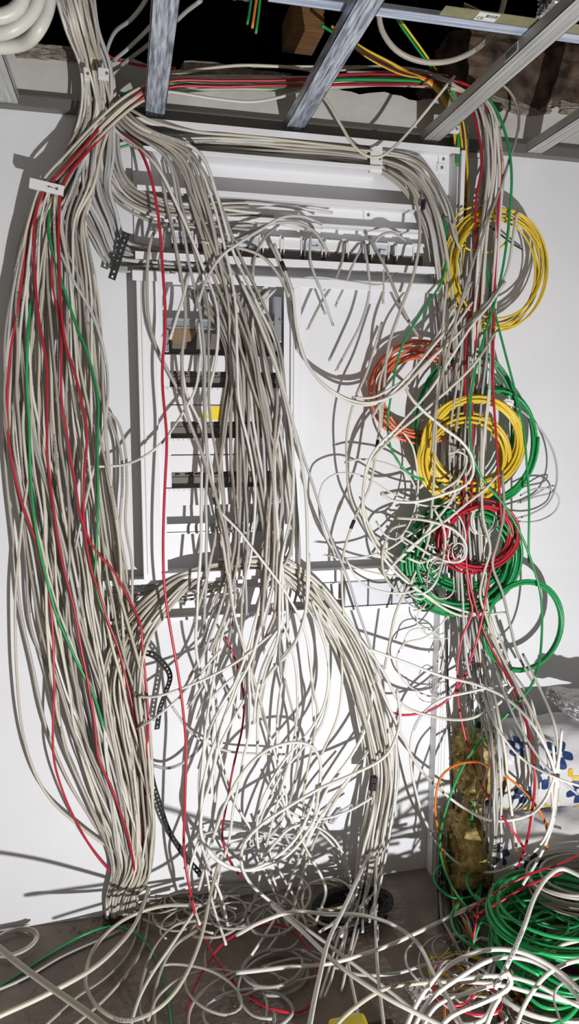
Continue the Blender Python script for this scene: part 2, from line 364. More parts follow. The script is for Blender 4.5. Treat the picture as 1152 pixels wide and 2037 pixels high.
# ------------------------------------------------------------------ distribution cabinet
cab = empty('distribution_cabinet', (.29, 0, 1.19), label='tall white open distribution cabinet with rows of blanking strips, hung on the wall', cat='cabinet')
cx0, cx1, cz0, cz1 = .041, .545, 1.188, 2.100
ix0, ix1 = .105, .500
fr = MB()
fr.box(cx0, ix0 - .008, -.082, -.002, cz0, cz1).box(ix1 + .012, cx1, -.082, -.002, cz0, cz1).box(ix0 - .008, ix1 + .012, -.082, -.002, cz0, cz0 + .022)
fr.box(cx0 + .012, cx0 + .020, -.086, -.082, cz0 + .02, cz1).box(ix1 + .02, ix1 + .026, -.086, -.082, cz0 + .02, cz1)
part('frame', fr, M_['white'], cab, .002)
part('back_panel', MB().box(ix0 - .01, ix1 + .012, -.008, -.002, cz0, cz1), M_['white'], cab, 0)
iv = MB().box(ix0 - .008, ix0 + .012, -.07, -.064, cz0 + .02, cz1).box(ix1 - .008, ix1 + .012, -.07, -.064, cz0 + .02, cz1)
part('mounting_strip', iv, M_['white'], cab)
for a, b in ((560, 640), (563, 790), (559, 700)):
    q = P(a, b, .07); kid(MB().cyl((q[0], -.073, q[2]), (q[0], -.069, q[2]), .003).build('screw', M_['dark']), cab)
def zz(y, x=400): return Z(x, y, .062)
rows = [(706, 738), (770, 804), (806, 838), (871, 903), (905, 938), (970, 1004)]
for a, b in rows:
    o = part('blanking_strip', MB().box(ix0, ix1 + .005, -.064, -.054, zz(b), zz(a)), M_['white'], cab, .0015)
    if a in (770, 871, 970):
        hm = MB()
        for j in range(24): hm.box(ix0 + .02 + j * .0155, ix0 + .0225 + j * .0155, -.0645, -.0638, zz(a + 4), zz(a + 2.5))
        kid(hm.build('index_marks', M_['rib']), o) if False else kid(hm.build('index_marks', M_['rib']), cab)
for a, b in ((740, 768), (840, 869), (940, 968)):          # DIN rows seen through the slots
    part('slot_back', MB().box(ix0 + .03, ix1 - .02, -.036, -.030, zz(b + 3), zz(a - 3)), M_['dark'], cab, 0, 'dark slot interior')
    d = MB().box(ix0 + .03, ix1 - .02, -.040, -.0362, zz(b - 8), zz(a + 9))
    for j in range(11): d.box(ix0 + .045 + j * .031, ix0 + .058 + j * .031, -.046, -.040, zz(a + 7), zz(a + 4))
    part('din_rail', d, M_['dark'], cab)
for u_, v_ in ((ix0, ix0 + .03), (ix1 - .02, ix1)): part('slot_shroud', MB().box(u_, v_, -.062, -.054, zz(968), zz(738)), M_['white'], cab)
for yy in (644, 1050):
    d = MB().box(ix0, ix1, -.045, -.041, Z(400, yy + 8, .045), Z(400, yy - 8, .045)).box(ix0, ix1, -.05, -.045, Z(400, yy + 10, .045), Z(400, yy + 7, .045)).box(ix0, ix1, -.05, -.045, Z(400, yy - 7, .045), Z(400, yy - 10, .045))
    part('din_rail', d, M_['din'], cab, 0, 'bare shiny metal mounting rail')
part('terminal_box', MB().box(ix0 + .01, ix1 - .02, -.03, -.010, Z(400, 702, .03), Z(400, 662, .03)), M_['dark'], cab, .002)
part('side_bracket', MB().box(ix0 + .0, ix0 + .03, -.055, -.03, Z(330, 700, .05), Z(330, 655, .05)), M_['din'], cab, .001)
part('side_bracket', MB().box(ix1 - .035, ix1 - .012, -.055, -.02, Z(550, 680, .05), Z(550, 590, .05)), M_['din'], cab, .001)
# warning labels
q = P(406, 823, .065)
s = .017; kid(MB().poly([(q[0]-s, q[2]-s*.8), (q[0]+s, q[2]-s*.8), (q[0], q[2]+s)], -.0652, .0006).build('warning_triangle', M_['yellow']), cab)
kid(MB().poly([(q[0]-.001, q[2]+.009), (q[0]+.004, q[2]+.009), (q[0]+.001, q[2]), (q[0]+.004, q[2]), (q[0]-.002, q[2]-.010), (q[0]-.0005, q[2]-.002), (q[0]-.004, q[2]-.002)], -.0658, .0004).build('lightning_symbol', M_['ink']), cab)
q = P(438, 822, .065); kid(MB().box(q[0]-.028, q[0]+.028, -.0652, -.0646, q[2]-.021, q[2]+.021).build('warning_sticker', M_['yellow']), cab)
# folded cardboard in the cabinet's top
q = P(366, 665, .04)
o = raw('cardboard_piece', [(q[0]-.045, -.035, q[2]-.03), (q[0]+.02, -.055, q[2]-.02), (q[0]+.05, -.05, q[2]+.025), (q[0]+.015, -.03, q[2]+.04), (q[0]-.02, -.03, q[2]+.03)], [(0, 1, 2, 3, 4)], M_['card'])
sm = o.modifiers.new('s', 'SOLIDIFY'); sm.thickness = .003
prop(o, 'torn brown cardboard piece tucked in the top of the cabinet', 'cardboard')
# ------------------------------------------------------------------ lower trunking with grey socket covers
tk = empty('cable_trunking', (.55, 0, 1.05), label='white horizontal wall trunking below the cabinet, open on its left', cat='trunking')
def tz(y, x=600, d=.05): return Z(x, y, d)
tx0, tx1 = X(205, 1165, .04), 1.03
za, zb = 1.186, 1.046
tb = MB().box(tx0, tx1, -.006, -.001, zb, za).box(tx0, tx1, -.052, -.006, za - .003, za).box(tx0, tx1, -.055, -.052, za - .016, za + .002)
tb.box(tx0, tx1, -.052, -.006, zb, zb + .003).box(tx0, tx1, -.055, -.052, zb - .001, zb + .010).box(tx0, tx1, -.03, -.006, 1.135, 1.138)
part('channel', tb, M_['white'], tk)
xa = X(685, 1170, .055)
part('cover_panel', MB().box(xa - .17, 1.03, -.054, -.050, 1.147, 1.176), M_['white'], tk, .001)
for j in range(3):
    u = xa + j * .0865
    cv = part('socket_cover', MB().box(u, u + .083, -.060, -.050, 1.060, 1.146), M_['cover'], tk, .004, 'light grey rounded blank cover')
    rr_ = MB().box(u - .001, u + .084, -.0565, -.050, 1.0585, 1.1475)
    part('dark_edge', rr_, M_['dark'], tk, .003)
# ------------------------------------------------------------------ right-hand vertical ducts
vd = empty('vertical_duct', (1.12, 0, 0), label='white vertical wall duct behind the right column of cables, ribbed cover at its foot', cat='duct')
dx0 = X(868, 1450, .05); dx1 = dx0 + .16
lo = MB().box(dx0, dx1, -.05, -.002, 0.0, 1.03)
for t_ in (.012, .022, .034, .075, .085): lo.box(dx0 + t_, dx0 + t_ + .004, -.054, -.05, 0.0, 1.03)
part('ribbed_cover', lo, M_['white'], vd, .001)
hi = MB().box(1.068, 1.072, -.085, -.002, 1.03, 2.545).box(1.205, 1.209, -.065, -.002, 1.03, 2.56).box(1.068, 1.209, -.006, -.002, 1.03, 2.555)
hi.box(1.068, 1.082, -.088, -.085, 2.13, 2.545).box(1.2, 1.225, -.068, -.065, 1.7, 2.56)
part('open_channel', hi, M_['white'], vd, .001)
rg = MB()
for z in (2.35, 1.95, 1.55, 1.25): rg.box(1.072, 1.205, -.03, -.006, z, z + .03)
part('crossbar', rg, M_['plastic'], vd, .001)
pst = MB().box(dx1, dx1 + .035, -.03, -.002, 0, .75)
part('grey_post', pst, M_['cover'], vd, .001)
# fixtures: clips and brackets
def clip(px, py, d, w, h, lab, cat='cable clip', name='cable_clip', mt='plastic', rot=0, t=.004):
    q = P(px, py, d); mb = MB().box(-w/2, w/2, -t, 0, -h/2, h/2)
    mb.box(-w/2, w/2, 0, .012, h/2 - .003, h/2).box(-w/2, w/2, 0, .012, -h/2, -h/2 + .003)
    o = mb.build(name, M_[mt], None, .001); o.location = q; o.rotation_euler = (0, rot, 0); prop(o, lab, cat)
    mk = MB().cyl((w*.3, -t - .001, 0), (w*.3, -t, 0), .004).build('screw', M_['dark'], o)
    return o
o = clip(748, 316, .078, .040, .082, 'plain light grey clip bridging the top channel over its cables')
o = clip(93, 371, .118, .092, .026, 'white strap clip holding the left bundle with its red cables', rot=.17)
squig(.015, 0, .03, -.0046, o)
clip(206, 146, .185, .028, .026, 'small white cable clip high on the ceiling bundle, the right one of two')
clip(172, 147, .175, .012, .030, 'narrow white cable clip high on the ceiling bundle, the left one of two')
clip(900, 256, .12, .045, .020, 'small white screw bracket at the top of the right column', 'bracket', 'screw_bracket')
o = clip(990, 213, .02, .035, .018, 'small black bracket on the wall below the masonry beam', 'bracket', 'wall_bracket', 'black')
# ------------------------------------------------------------------ cables
def path(s):
    out = []; mode = ('d', .08); prev = None
    for tk_ in s.split():
        a = tk_.split(',')
        x, y = float(a[0]), float(a[1])
        if len(a) > 2: mode = ('f', float(a[2][1:]) / 100) if a[2][0] == 'f' else ('d', float(a[2]) / 100)
        out.append((x, y) + mode)
    return [PD(x, y, v) if mm == 'd' else F(x, y, v) for x, y, mm, v in out]
def wob(p, amp, seed, amp_d=None, fr=None):
    rr = np.random.RandomState(seed); n = len(p)
    s = np.concatenate([[0], np.cumsum(np.linalg.norm(np.diff(p, axis=0), axis=1))])
    env = np.minimum(1, np.minimum(s, s[-1] - s) / .06 + .0)[:, None]
    w = np.zeros((n, 3))
    for k in range(4):
        f = rr.uniform(2, 9) * (1 + k * .7); ph = rr.uniform(0, 6.3, 3); a = amp / (1 + k)
        w += a * np.sin(s[:, None] * f * 1.6 + ph) * np.array([1, (amp_d or amp) / amp, .5])
    return p + w * env
floor_lift = lambda p, r: np.column_stack([p[:, 0], np.minimum(p[:, 1], -r - .001), np.maximum(p[:, 2], r + .001)])
def cut_end(o, p, q, r, col):
    t = _n(p - q); mb = MB()
    for k, c in enumerate(((1, 0), (-.5, .8), (-.5, -.8))):
        w = _n(np.cross(t, (.2, .9, .3))); v = np.cross(t, w); off = (w * c[0] + v * c[1]) * r * .45
        mb.cyl(p + off, p + off * 2.2 + t * r * R.uniform(2, 4), r * .28, 5)
    return mb.build('stripped_wire', M_[col], o)
CNT = [0]
def cable(col, r, pts, label, group=None, name='data_cable', amp=.0025, ns=7, ends='', step=.014):
    CNT[0] += 1
    if name == 'data_cable': name = 'grey_cable' if col in 'gb' else 'white_cable'
    p = crom(pts, step); p = wob(p, amp, CNT[0]); p = floor_lift(p, r)
    o = tube(name, p, r, CM[col], ns=ns); prop(o, label, 'cable', group)
    if 'b' in ends: cut_end(o, p[0], p[2], r, 'copper')
    if 'e' in ends: cut_end(o, p[-1], p[-3], r, 'copper')
    if 'B' in ends: cut_end(o, p[0], p[2], r, 'black')
    if 'E' in ends: cut_end(o, p[-1], p[-3], r, 'black')
    return o, p
def bundle(n, st, cols, r, label, seed, w=.10, cut=None, name='data_cable', amp=.0022, conv=None, beta=None, parts=('left', 'middle', 'right'), ns=6, ej=1.0):
    # st: stations (Lx,Ly,Rx,Ry,d0,d1[, 'f']) -- strands keep their place across the bundle and wander a little
    rr = random.Random(seed)
    for k in range(n):
        u0 = (k + rr.random()) / n
        v0 = rr.random(); pts = []; fa, fb, pa, pb, fv, pv = rr.uniform(.25, .6), rr.uniform(.7, 1.15), rr.uniform(0, 6.3), rr.uniform(0, 6.3), rr.uniform(.3, .9), rr.uniform(0, 6.3)
        if beta: u0 = rr.betavariate(*beta)
        c = cut(rr) if cut else None
        for i_, s in enumerate(st):
            u = u0 + w * (1.25 * math.sin(i_ * fa + pa) + .5 * math.sin(i_ * fb + pb)); v = .5 + .5 * math.sin(i_ * fv + pv)
            u = u if 0 <= u <= 1 else (-.35 * u if u < 0 else 1 - .35 * (u - 1))
            x = s[0] + (s[2] - s[0]) * u; y = s[1] + (s[3] - s[1]) * u; d = (s[4] + (s[5] - s[4]) * v) / 100
            pts.append(F(x, y, d) if len(s) > 6 else PD(x, y, d))
        if c is not None:
            c0, c1 = c; n_ = len(pts); pts = pts[max(0, c0):min(n_, c1)]
            if c1 < n_: pts[-1] = pts[-1] + np.array([rr.uniform(-.04, .04), rr.uniform(-.02, .02) * ej, rr.uniform(-.08, .08 * ej) * (ej + .2) / 1.2])
        col = rr.choice(cols); band = parts[min(len(parts) - 1, int(u0 * len(parts)))]
        cn = {'w': 'white', 'c': 'cream', 'g': 'light grey', 'b': 'beige'}.get(col, '')
        lab = label.replace('#', cn).replace('@', band)
        cable(col, r * rr.uniform(.85, 1.12), pts, lab, lab, name, amp, ns, ends='e' if (c is not None and c[1] < len(st) and rr.random() < .4) else '')
NY = .0046
# -- thick bundle falling from the ceiling and fanning out on the left
Lst = [(100,-40,178,-40,22,30),(130,55,190,50,18,26),(160,140,205,140,10,16),(160,215,222,215,8,16),(132,300,200,300,6,15),(92,372,190,372,5,15),(55,440,172,440,4,14),(22,560,192,560,3,14),(10,700,205,700,3,14),(12,850,212,850,3,14),(28,980,225,980,3,14),(45,1100,245,1100,3,15),(62,1240,268,1240,4,15),(92,1370,290,1370,4,15),(128,1490,300,1490,4,14),(170,1590,306,1590,3,13),(205,1670,305,1670,3,11),(225,1730,298,1730,2,9),(212,1790,272,1782,2,6),(210,1832,262,1826,2,5)]
bundle(46, Lst, 'ccbbgbbcbw', NY, '# cable in the @ of the thick left bundle from ceiling to floor hole', 11, w=.13, cut=None, beta=(1.25, 1.15))
# -- arc of white cables running under the studs and joining the left bundle
Ast = [(890,148,895,176,6,9),(760,140,760,172,6,9),(600,148,600,182,6,9),(450,146,450,178,6,9),(335,152,335,188,7,10),(268,178,285,204,11,15),(192,238,225,255,13,17),(128,312,158,330,14,18),(85,362,122,376,14,18),(58,430,120,430,12,18),(32,560,140,560,9,16),(18,720,160,720,8,15),(20,860,185,860,8,15),(38,980,200,980,7,15),(60,1120,225,1120,7,14),(80,1260,235,1260,7,14),(110,1400,260,1400,6,14),(150,1530,285,1530,6,13),(200,1650,300,1650,4,11),(225,1740,290,1740,2,8),(215,1790,265,1780,2,5),(212,1832,258,1826,2,5)]
bundle(9, Ast, 'ccwc', .0042, '# cable arched under the studs, then down the left bundle, @', 12, w=.09, parts=('outer side', 'inner side'))
# -- swooping bundle strapped by the black perforated strap
Sst = [(105,-40,185,-40,20,28),(132,50,192,50,18,25),(165,135,218,135,12,18),(168,220,226,220,8,15),(150,300,225,310,7,14),(146,390,222,370,6,13),(182,470,238,420,5,11),(222,536,252,468,4,8),(300,538,304,490,3.5,6.5),(430,546,430,503,2.5,5.5)]
bundle(20, Sst, 'ggbg', .0052, '# cable of the bundle swooping right through the black strap, @ layer', 13, w=.06, parts=('outer', 'inner'))
# -- bundle bending right into the second channel and ending at the modules
S2 = [(150,-40,205,-40,20,28),(185,60,215,60,16,22),(185,150,225,150,11,15),(195,240,232,240,8,12),(190,330,240,330,7,11),(225,395,260,365,6,10),(300,440,318,395,5,8),(400,448,400,402,3,6),(520,452,520,404,3,6),(620,455,640,410,3,6),(720,470,730,425,3,5)]
bundle(16, S2, 'bgbw', .005, '# cable turning right into the second channel above the module row', 14, w=.10, cut=lambda r_: (2, r_.choice((8, 9, 9, 10))), ej=.15)
# -- bundle filling the top channel and falling down the right column
T = [(175,190,228,185,9,13),(212,246,250,226,6,10),(300,308,300,262,2.5,6),(450,312,450,268,2,6),(600,322,600,279,2,6),(740,338,740,296,2,6),(800,378,838,320,4,8),(842,450,890,400,7,11),(862,560,918,548,5,10),(876,700,930,700,5,12),(884,850,935,850,5,12),(892,1000,940,1000,5,12),(908,1180,952,1180,5,12),(925,1330,972,1330,5,12),(940,1480,992,1480,4,14),(935,1640,1000,1640,3,14),(925,1780,990,1770,2,14)]
bundle(19, T, 'bbgcb', .0048, '# cable from the top channel bent down the right column, @', 15, w=.09, cut=lambda r_: (0, r_.choice((12, 14, 17, 17))), parts=('lower side', 'upper side'))
# -- centre bundle crossing the channels and hanging in front of the cabinet
Cst = [(190,215,240,205,9,12),(235,262,285,250,9,12),(298,325,395,300,9,13),(318,420,440,390,9,13),(338,520,475,500,9,13),(352,620,525,600,9,14),(352,720,560,700,9,15),(365,810,575,800,9,15),(390,900,590,900,9,15),(400,1000,600,1000,9,15),(400,1100,600,1100,8,15),(385,1200,595,1200,7,15),(365,1300,570,1300,6,14),(380,1400,560,1400,6,14)]
bundle(11, Cst, 'bbgb', .0050, '# cable hanging before the cabinet and cut short below it, @ part', 16, w=.12, cut=lambda r_: (0, r_.choice((12, 13, 13, 14))), beta=(2.2, 1.3))
Cs2 = Cst[:13] + [(385,1400,560,1400,6,14),(380,1500,560,1500,6,14),(390,1590,570,1590,6,14),(420,1680,610,1680,6,15),(440,1790,650,1770,2,12,'f'),(430,1880,640,1860,.6,7,'f'),(440,1980,620,1960,.6,4,'f'),(450,2070,600,2070,.6,3,'f')]
bundle(3, Cs2, 'wwgcw', .0047, '# cable hanging before the cabinet down to the floor, @ strand', 17, w=.17, cut=lambda r_: (0, r_.choice((16, 18, 19, 21))))
# inner cables behind, from the cabinet's gland plate
Gst = [(372,575,550,575,4,6),(385,600,530,600,5,7),(420,640,520,640,6,9),(450,720,530,720,7,10),(440,850,560,850,8,12),(430,980,580,980,8,12),(420,1090,585,1090,8,12),(400,1200,570,1200,8,12),(385,1300,560,1300,7,12),(385,1400,550,1390,6,12)]
bundle(24, Gst, 'gbwb', .0048, '# cable coming out of the cabinet top opening and hanging before it, @ side', 18, w=.12, cut=lambda r_: (0, r_.choice((6, 7, 8, 8, 9))))
# -- arcs from the foot of the cabinet
Dst = [(430,1112,470,1128,3,6),(505,1104,500,1128,4,8),(565,1110,548,1142,5,9),(640,1162,600,1196,6,10),(704,1246,655,1272,7,12),(752,1345,695,1360,8,13),(782,1440,722,1465,9,14),(792,1540,735,1560,9,15),(776,1660,715,1680,9,16),(756,1760,700,1790,6,16),(744,1835,660,1880,.6,8,'f'),(720,1960,620,1990,.6,4,'f')]
bundle(22, Dst, 'wwcwb', .0045, '# cable in the big arc right of the cabinet foot, @ strand', 19, w=.10, cut=lambda r_: (0, r_.choice((11, 11, 12))), parts=('inner', 'middle', 'outer')[::-1])
Est = [(470,1112,480,1128,3,6),(370,1135,392,1160,4,8),(300,1180,332,1228,6,10),(230,1262,296,1290,7,13),(204,1350,284,1372,8,15),(212,1450,292,1452,8,15),(238,1560,302,1560,7,14),(252,1650,306,1655,5,12),(245,1735,298,1738,3,9),(218,1792,275,1784,2,5),(222,1832,268,1826,3,6)]
bundle(20, Est, 'ccbwc', .0047, '# cable arching left from cabinet foot to floor hole, @ strand', 20, w=.09, parts=('outer', 'middle', 'inner'))
# short ends caught in the trunking left of the cabinet
E2 = [(205,1180,240,1240,3,6),(260,1165,270,1215,3,5),(330,1150,335,1200,2,5),(400,1140,400,1190,2,5),(470,1130,470,1180,2,4)]
bundle(6, E2, 'gbc', .0042, '# cable lying in the left end of the lower trunking, @ layer', 21, w=.1, parts=('upper', 'lower'))
# -- white cables in the right column
Rst = [(690,142,690,160,6,9),(800,142,800,168,6,9),(880,150,890,178,8,12),(935,212,975,200,9,15),(950,320,1002,320,9,15),(935,450,995,450,9,15),(915,600,985,600,9,15),(900,750,975,750,9,15),(893,900,962,900,9,15),(900,1050,965,1050,9,15),(912,1200,978,1200,9,15),(925,1320,1015,1300,10,18),(950,1440,1090,1400,12,26),(975,1580,1125,1550,16,34),(950,1720,1110,1690,20,40),(930,1830,1050,1830,2,10,'f')]
bundle(14, Rst, 'wgcbg', .0046, '# cable dropping through the right column in front of the duct, @ strand', 22, w=.13, cut=lambda r_: (0, r_.choice((12, 14, 15, 16))))
# thin grey-white wires at the column's foot
R2 = [(905,1150,955,1150,7,10),(915,1280,962,1280,6,10),(925,1400,985,1400,6,12),(930,1520,1010,1500,5,16),(915,1640,1010,1620,5,16),(905,1760,985,1760,4,14),(905,1850,960,1850,.5,6,'f')]
bundle(9, R2, 'gwg', .0032, 'thin # wire hanging at the foot of the right column, @ strand', 23, w=.16, cut=lambda r_: (0, r_.choice((5, 6, 7))), name='thin_wire')
# colour-coded conductors in the duct
for k in range(9):
    q = k / 8.; col = 'yOmnymvmy'[k]; nm = {'y': 'yellow', 'O': 'orange', 'm': 'rust-brown', 'n': 'green', 'v': 'dark green'}[col]
    pts = path(f"{660+q*14},{52+q*10},{24} {722},{96+q*12},18 {796},{136+q*8},14 {862+q*8},{168-q*6},12 {900+q*16},{236-q*10},9 {908+q*20},{330},6 {905+q*22},{450},6 {898+q*22},{600},6 {898+q*20},{760},6 {900+q*20},{900},6")
    cable(col, .0042, pts, '%s cable inside the right duct beside the red ones%s' % (nm, '' if 'yOmnymvmy'.count(col) < 2 else ', one of several alike'), 'coloured cables in the right duct' if 'yOmnymvmy'.count(col) > 1 else None, 'coloured_cable')
# dark olive bundle on the floor below the duct
Vst = [(880,1660,905,1640,8,16),(870,1740,915,1720,8,16),(868,1800,925,1790,6,14),(885,1860,945,1830,.6,8,'f'),(910,1920,965,1880,.6,6,'f'),(950,1990,1010,1930,.6,6,'f'),(1000,2060,1060,2000,.6,6,'f')]
for k, cl in enumerate('vvbvvbvmvv'):
    pass
bundle(10, Vst, 'v', .0042, 'dark green cable curving over the floor at the foot of the duct', 24, w=.15, name='green_cable')
bundle(7, Vst, 'b', .0042, '# cable curving over the floor at the foot of the duct among dark green ones', 25, w=.15)
bundle(3, [(x[0]+12, x[1], x[2]+6, x[3]) + x[4:] for x in Vst], 'O', .0042, 'orange cable at the foot of the duct running to the bottom edge', 26, w=.2, name='orange_cable')
# ------------------------------------------------------------------ coils
def coil(name, cx, cy, rx, ry, d, n, col, r, label, a0=0, thick=.05, spread=.14, tail=None, seed=0, group=None, tilt=0):
    rr = np.random.RandomState(seed + 100); q = P(cx, cy, d); sx = abs(X(cx + 50, cy, d) - X(cx - 50, cy, d)) / 100; sz = abs(Z(cx, cy + 50, d) - Z(cx, cy - 50, d)) / 100
    N = int(n * 44); a = a0 + np.linspace(0, 2 * math.pi * n, N)
    kt = n + 2; rad = np.interp(np.linspace(0, n, N), np.linspace(0, n, kt * 2), rr.uniform(1 - spread, 1 + spread * .25, kt * 2)); rad = np.convolve(np.pad(rad, 12, 'edge'), np.ones(25) / 25, 'valid')
    dep = np.interp(np.linspace(0, n, N), np.linspace(0, n, kt * 2), rr.uniform(-thick, thick, kt * 2)); dep = np.convolve(np.pad(dep, 12, 'edge'), np.ones(25) / 25, 'valid')
    ox = np.interp(np.linspace(0, n, N), np.arange(kt), rr.uniform(-.05, .05, kt)[:kt] * rx * sx); oz = np.interp(np.linspace(0, n, N), np.arange(kt), rr.uniform(-.05, .05, kt) * ry * sz)
    x = rx * sx * rad * np.cos(a) + ox; z = ry * sz * rad * np.sin(a) + oz
    p = np.column_stack([q[0] + x, q[1] + dep + tilt * x, q[2] + z])
    if tail: p = np.vstack([p, crom([p[-3], p[-1]] + path(tail))[3:]])
    p = np.column_stack([p[:, 0], np.minimum(p[:, 1], -r - .002), p[:, 2]])
    o = tube(name, p, r, CM[col], ns=7); return prop(o, label, 'cable coil', group)
coil('cable_coil', 990, 540, 95, 122, .11, 6, 'y', .0034, 'thin yellow cable coil hung high on the right column, outer turns', .5, .03, .2, seed=1)
coil('cable_coil', 983, 530, 98, 118, .10, 3, 'y', .0034, 'thin yellow cable coil hung high on the right column, inner turns at its left', 2.2, .03, .14, seed=2)
coil('cable_coil', 960, 455, 60, 50, .11, 1, 'y', .0034, 'single small yellow loop inside the upper yellow coil', 2.2, .02, .1, seed=21)
coil('cable_coil', 942, 880, 98, 95, .13, 9, 'y', .005, 'thick yellow cable coil halfway down the right column, outer turns at its right', .3, .03, .24, seed=3)
coil('cable_coil', 925, 915, 92, 92, .12, 9, 'y', .005, 'thick yellow cable coil halfway down the right column, lower inner turns', 1.3, .03, .3, seed=4)
coil('cable_coil', 840, 782, 108, 104, .07, 11, 'o', .0045, 'salmon orange cable coil left of the right column', 1.0, .03, .34, seed=5)
coil('cable_coil', 925, 850, 100, 150, .07, 4, 'n', .004, 'green cable coil behind the thick yellow one, left arcs', 1.8, .03, .15, seed=6)
coil('cable_coil', 985, 885, 85, 118, .09, 9, 'n', .0046, 'green cable coil bulging out to the right of the thick yellow coil', .2, .03, .14, seed=7)
coil('cable_coil', 918, 1110, 114, 112, .115, 16, 'n', .0054, 'big green cable coil low on the right column, outer turns', .6, .05, .26, seed=8)
coil('cable_coil', 930, 1080, 98, 96, .12, 10, 'n', .0052, 'big green cable coil low on the right column, inner turns under the red coil', 2.6, .05, .22, seed=9)
coil('cable_coil', 1040, 1243, 78, 90, .14, 5, 'n', .005, 'green cable coil standing out to the right below the others', 2.9, .02, .08, seed=10)
coil('cable_coil', 950, 1066, 86, 76, .155, 8, 'r', .0046, 'red cable coil in front of the big green coil', .4, .03, .3, seed=11)
coil('cable_coil', 962, 1032, 28, 34, .14, 6, 'w', .0022, 'tiny coil of thin white wire inside the red coil', .4, .015, .3, seed=12)
# floor coils
def hcoil(name, px_, py_, h, rx_, ry_, n, col, r, label, thick=.05, spread=.2, seed=0, group=None, a0=0):
    rr = np.random.RandomState(seed + 300); q = F(px_, py_, h); N = int(n * 44); a = a0 + np.linspace(0, 2 * math.pi * n, N); kt = n + 2
    def sm(lo, hi): 
        y = np.interp(np.linspace(0, n, N), np.linspace(0, n, kt * 2), rr.uniform(lo, hi, kt * 2)); return np.convolve(np.pad(y, 12, 'edge'), np.ones(25) / 25, 'valid')
    rad = sm(1 - spread, 1 + spread * .3); dep = sm(-thick, thick) + np.linspace(-thick * .5, thick * .5, N); ox = sm(-.05, .05) * rx_ * 2; oy = sm(-.05, .05) * ry_ * 2
    p = np.column_stack([q[0] + rx_ * rad * np.cos(a) + ox, np.minimum(q[1] + ry_ * rad * np.sin(a) + oy, -.01), np.maximum(q[2] + dep, r + .001)])
    return prop(tube(name, p, r, CM[col]), label, 'cable coil', group)
hcoil('cable_coil', 1110, 1835, .18, .21, .17, 13, 'n', .0052, 'large bright green cable coil on the pile in the lower right corner, upper turns', .07, .26, 1)
hcoil('cable_coil', 1120, 1900, .08, .22, .19, 11, 'n', .0052, 'large green cable coil in the lower right corner, lower turns mixed with white', .05, .2, 2)
hcoil('cable_coil', 1130, 1860, .08, .14, .12, 14, 'm', .005, 'dark rust-brown cable coil lying inside the big green floor coil', .04, .5, 3)
hcoil('cable_coil', 1125, 1950, .06, .24, .16, 6, 'w', .0055, 'white cable coil under the green one in the lower right corner', .04, .2, 4)
hcoil('cable_coil', 1120, 2020, .04, .20, .10, 5, 'm', .005, 'dark rust-brown cable coil at the very bottom right edge', .03, .3, 5)
hcoil('cable_coil', 545, 1925, .03, .10, .085, 4, 'b', .0048, 'loose coil of beige cable on the floor encircled by the red loop', .02, .15, 6)
hcoil('cable_coil', 25, 1875, .02, .075, .06, 2, 'b', .0048, 'beige cable loop lying on the floor at the left edge', .012, .1, 7)
hcoil('cable_coil', 1160, 1755, .20, .20, .14, 14, 'b', .0048, 'beige-grey cable coil piled at the right edge below the insulation rolls', .05, .3, 8)
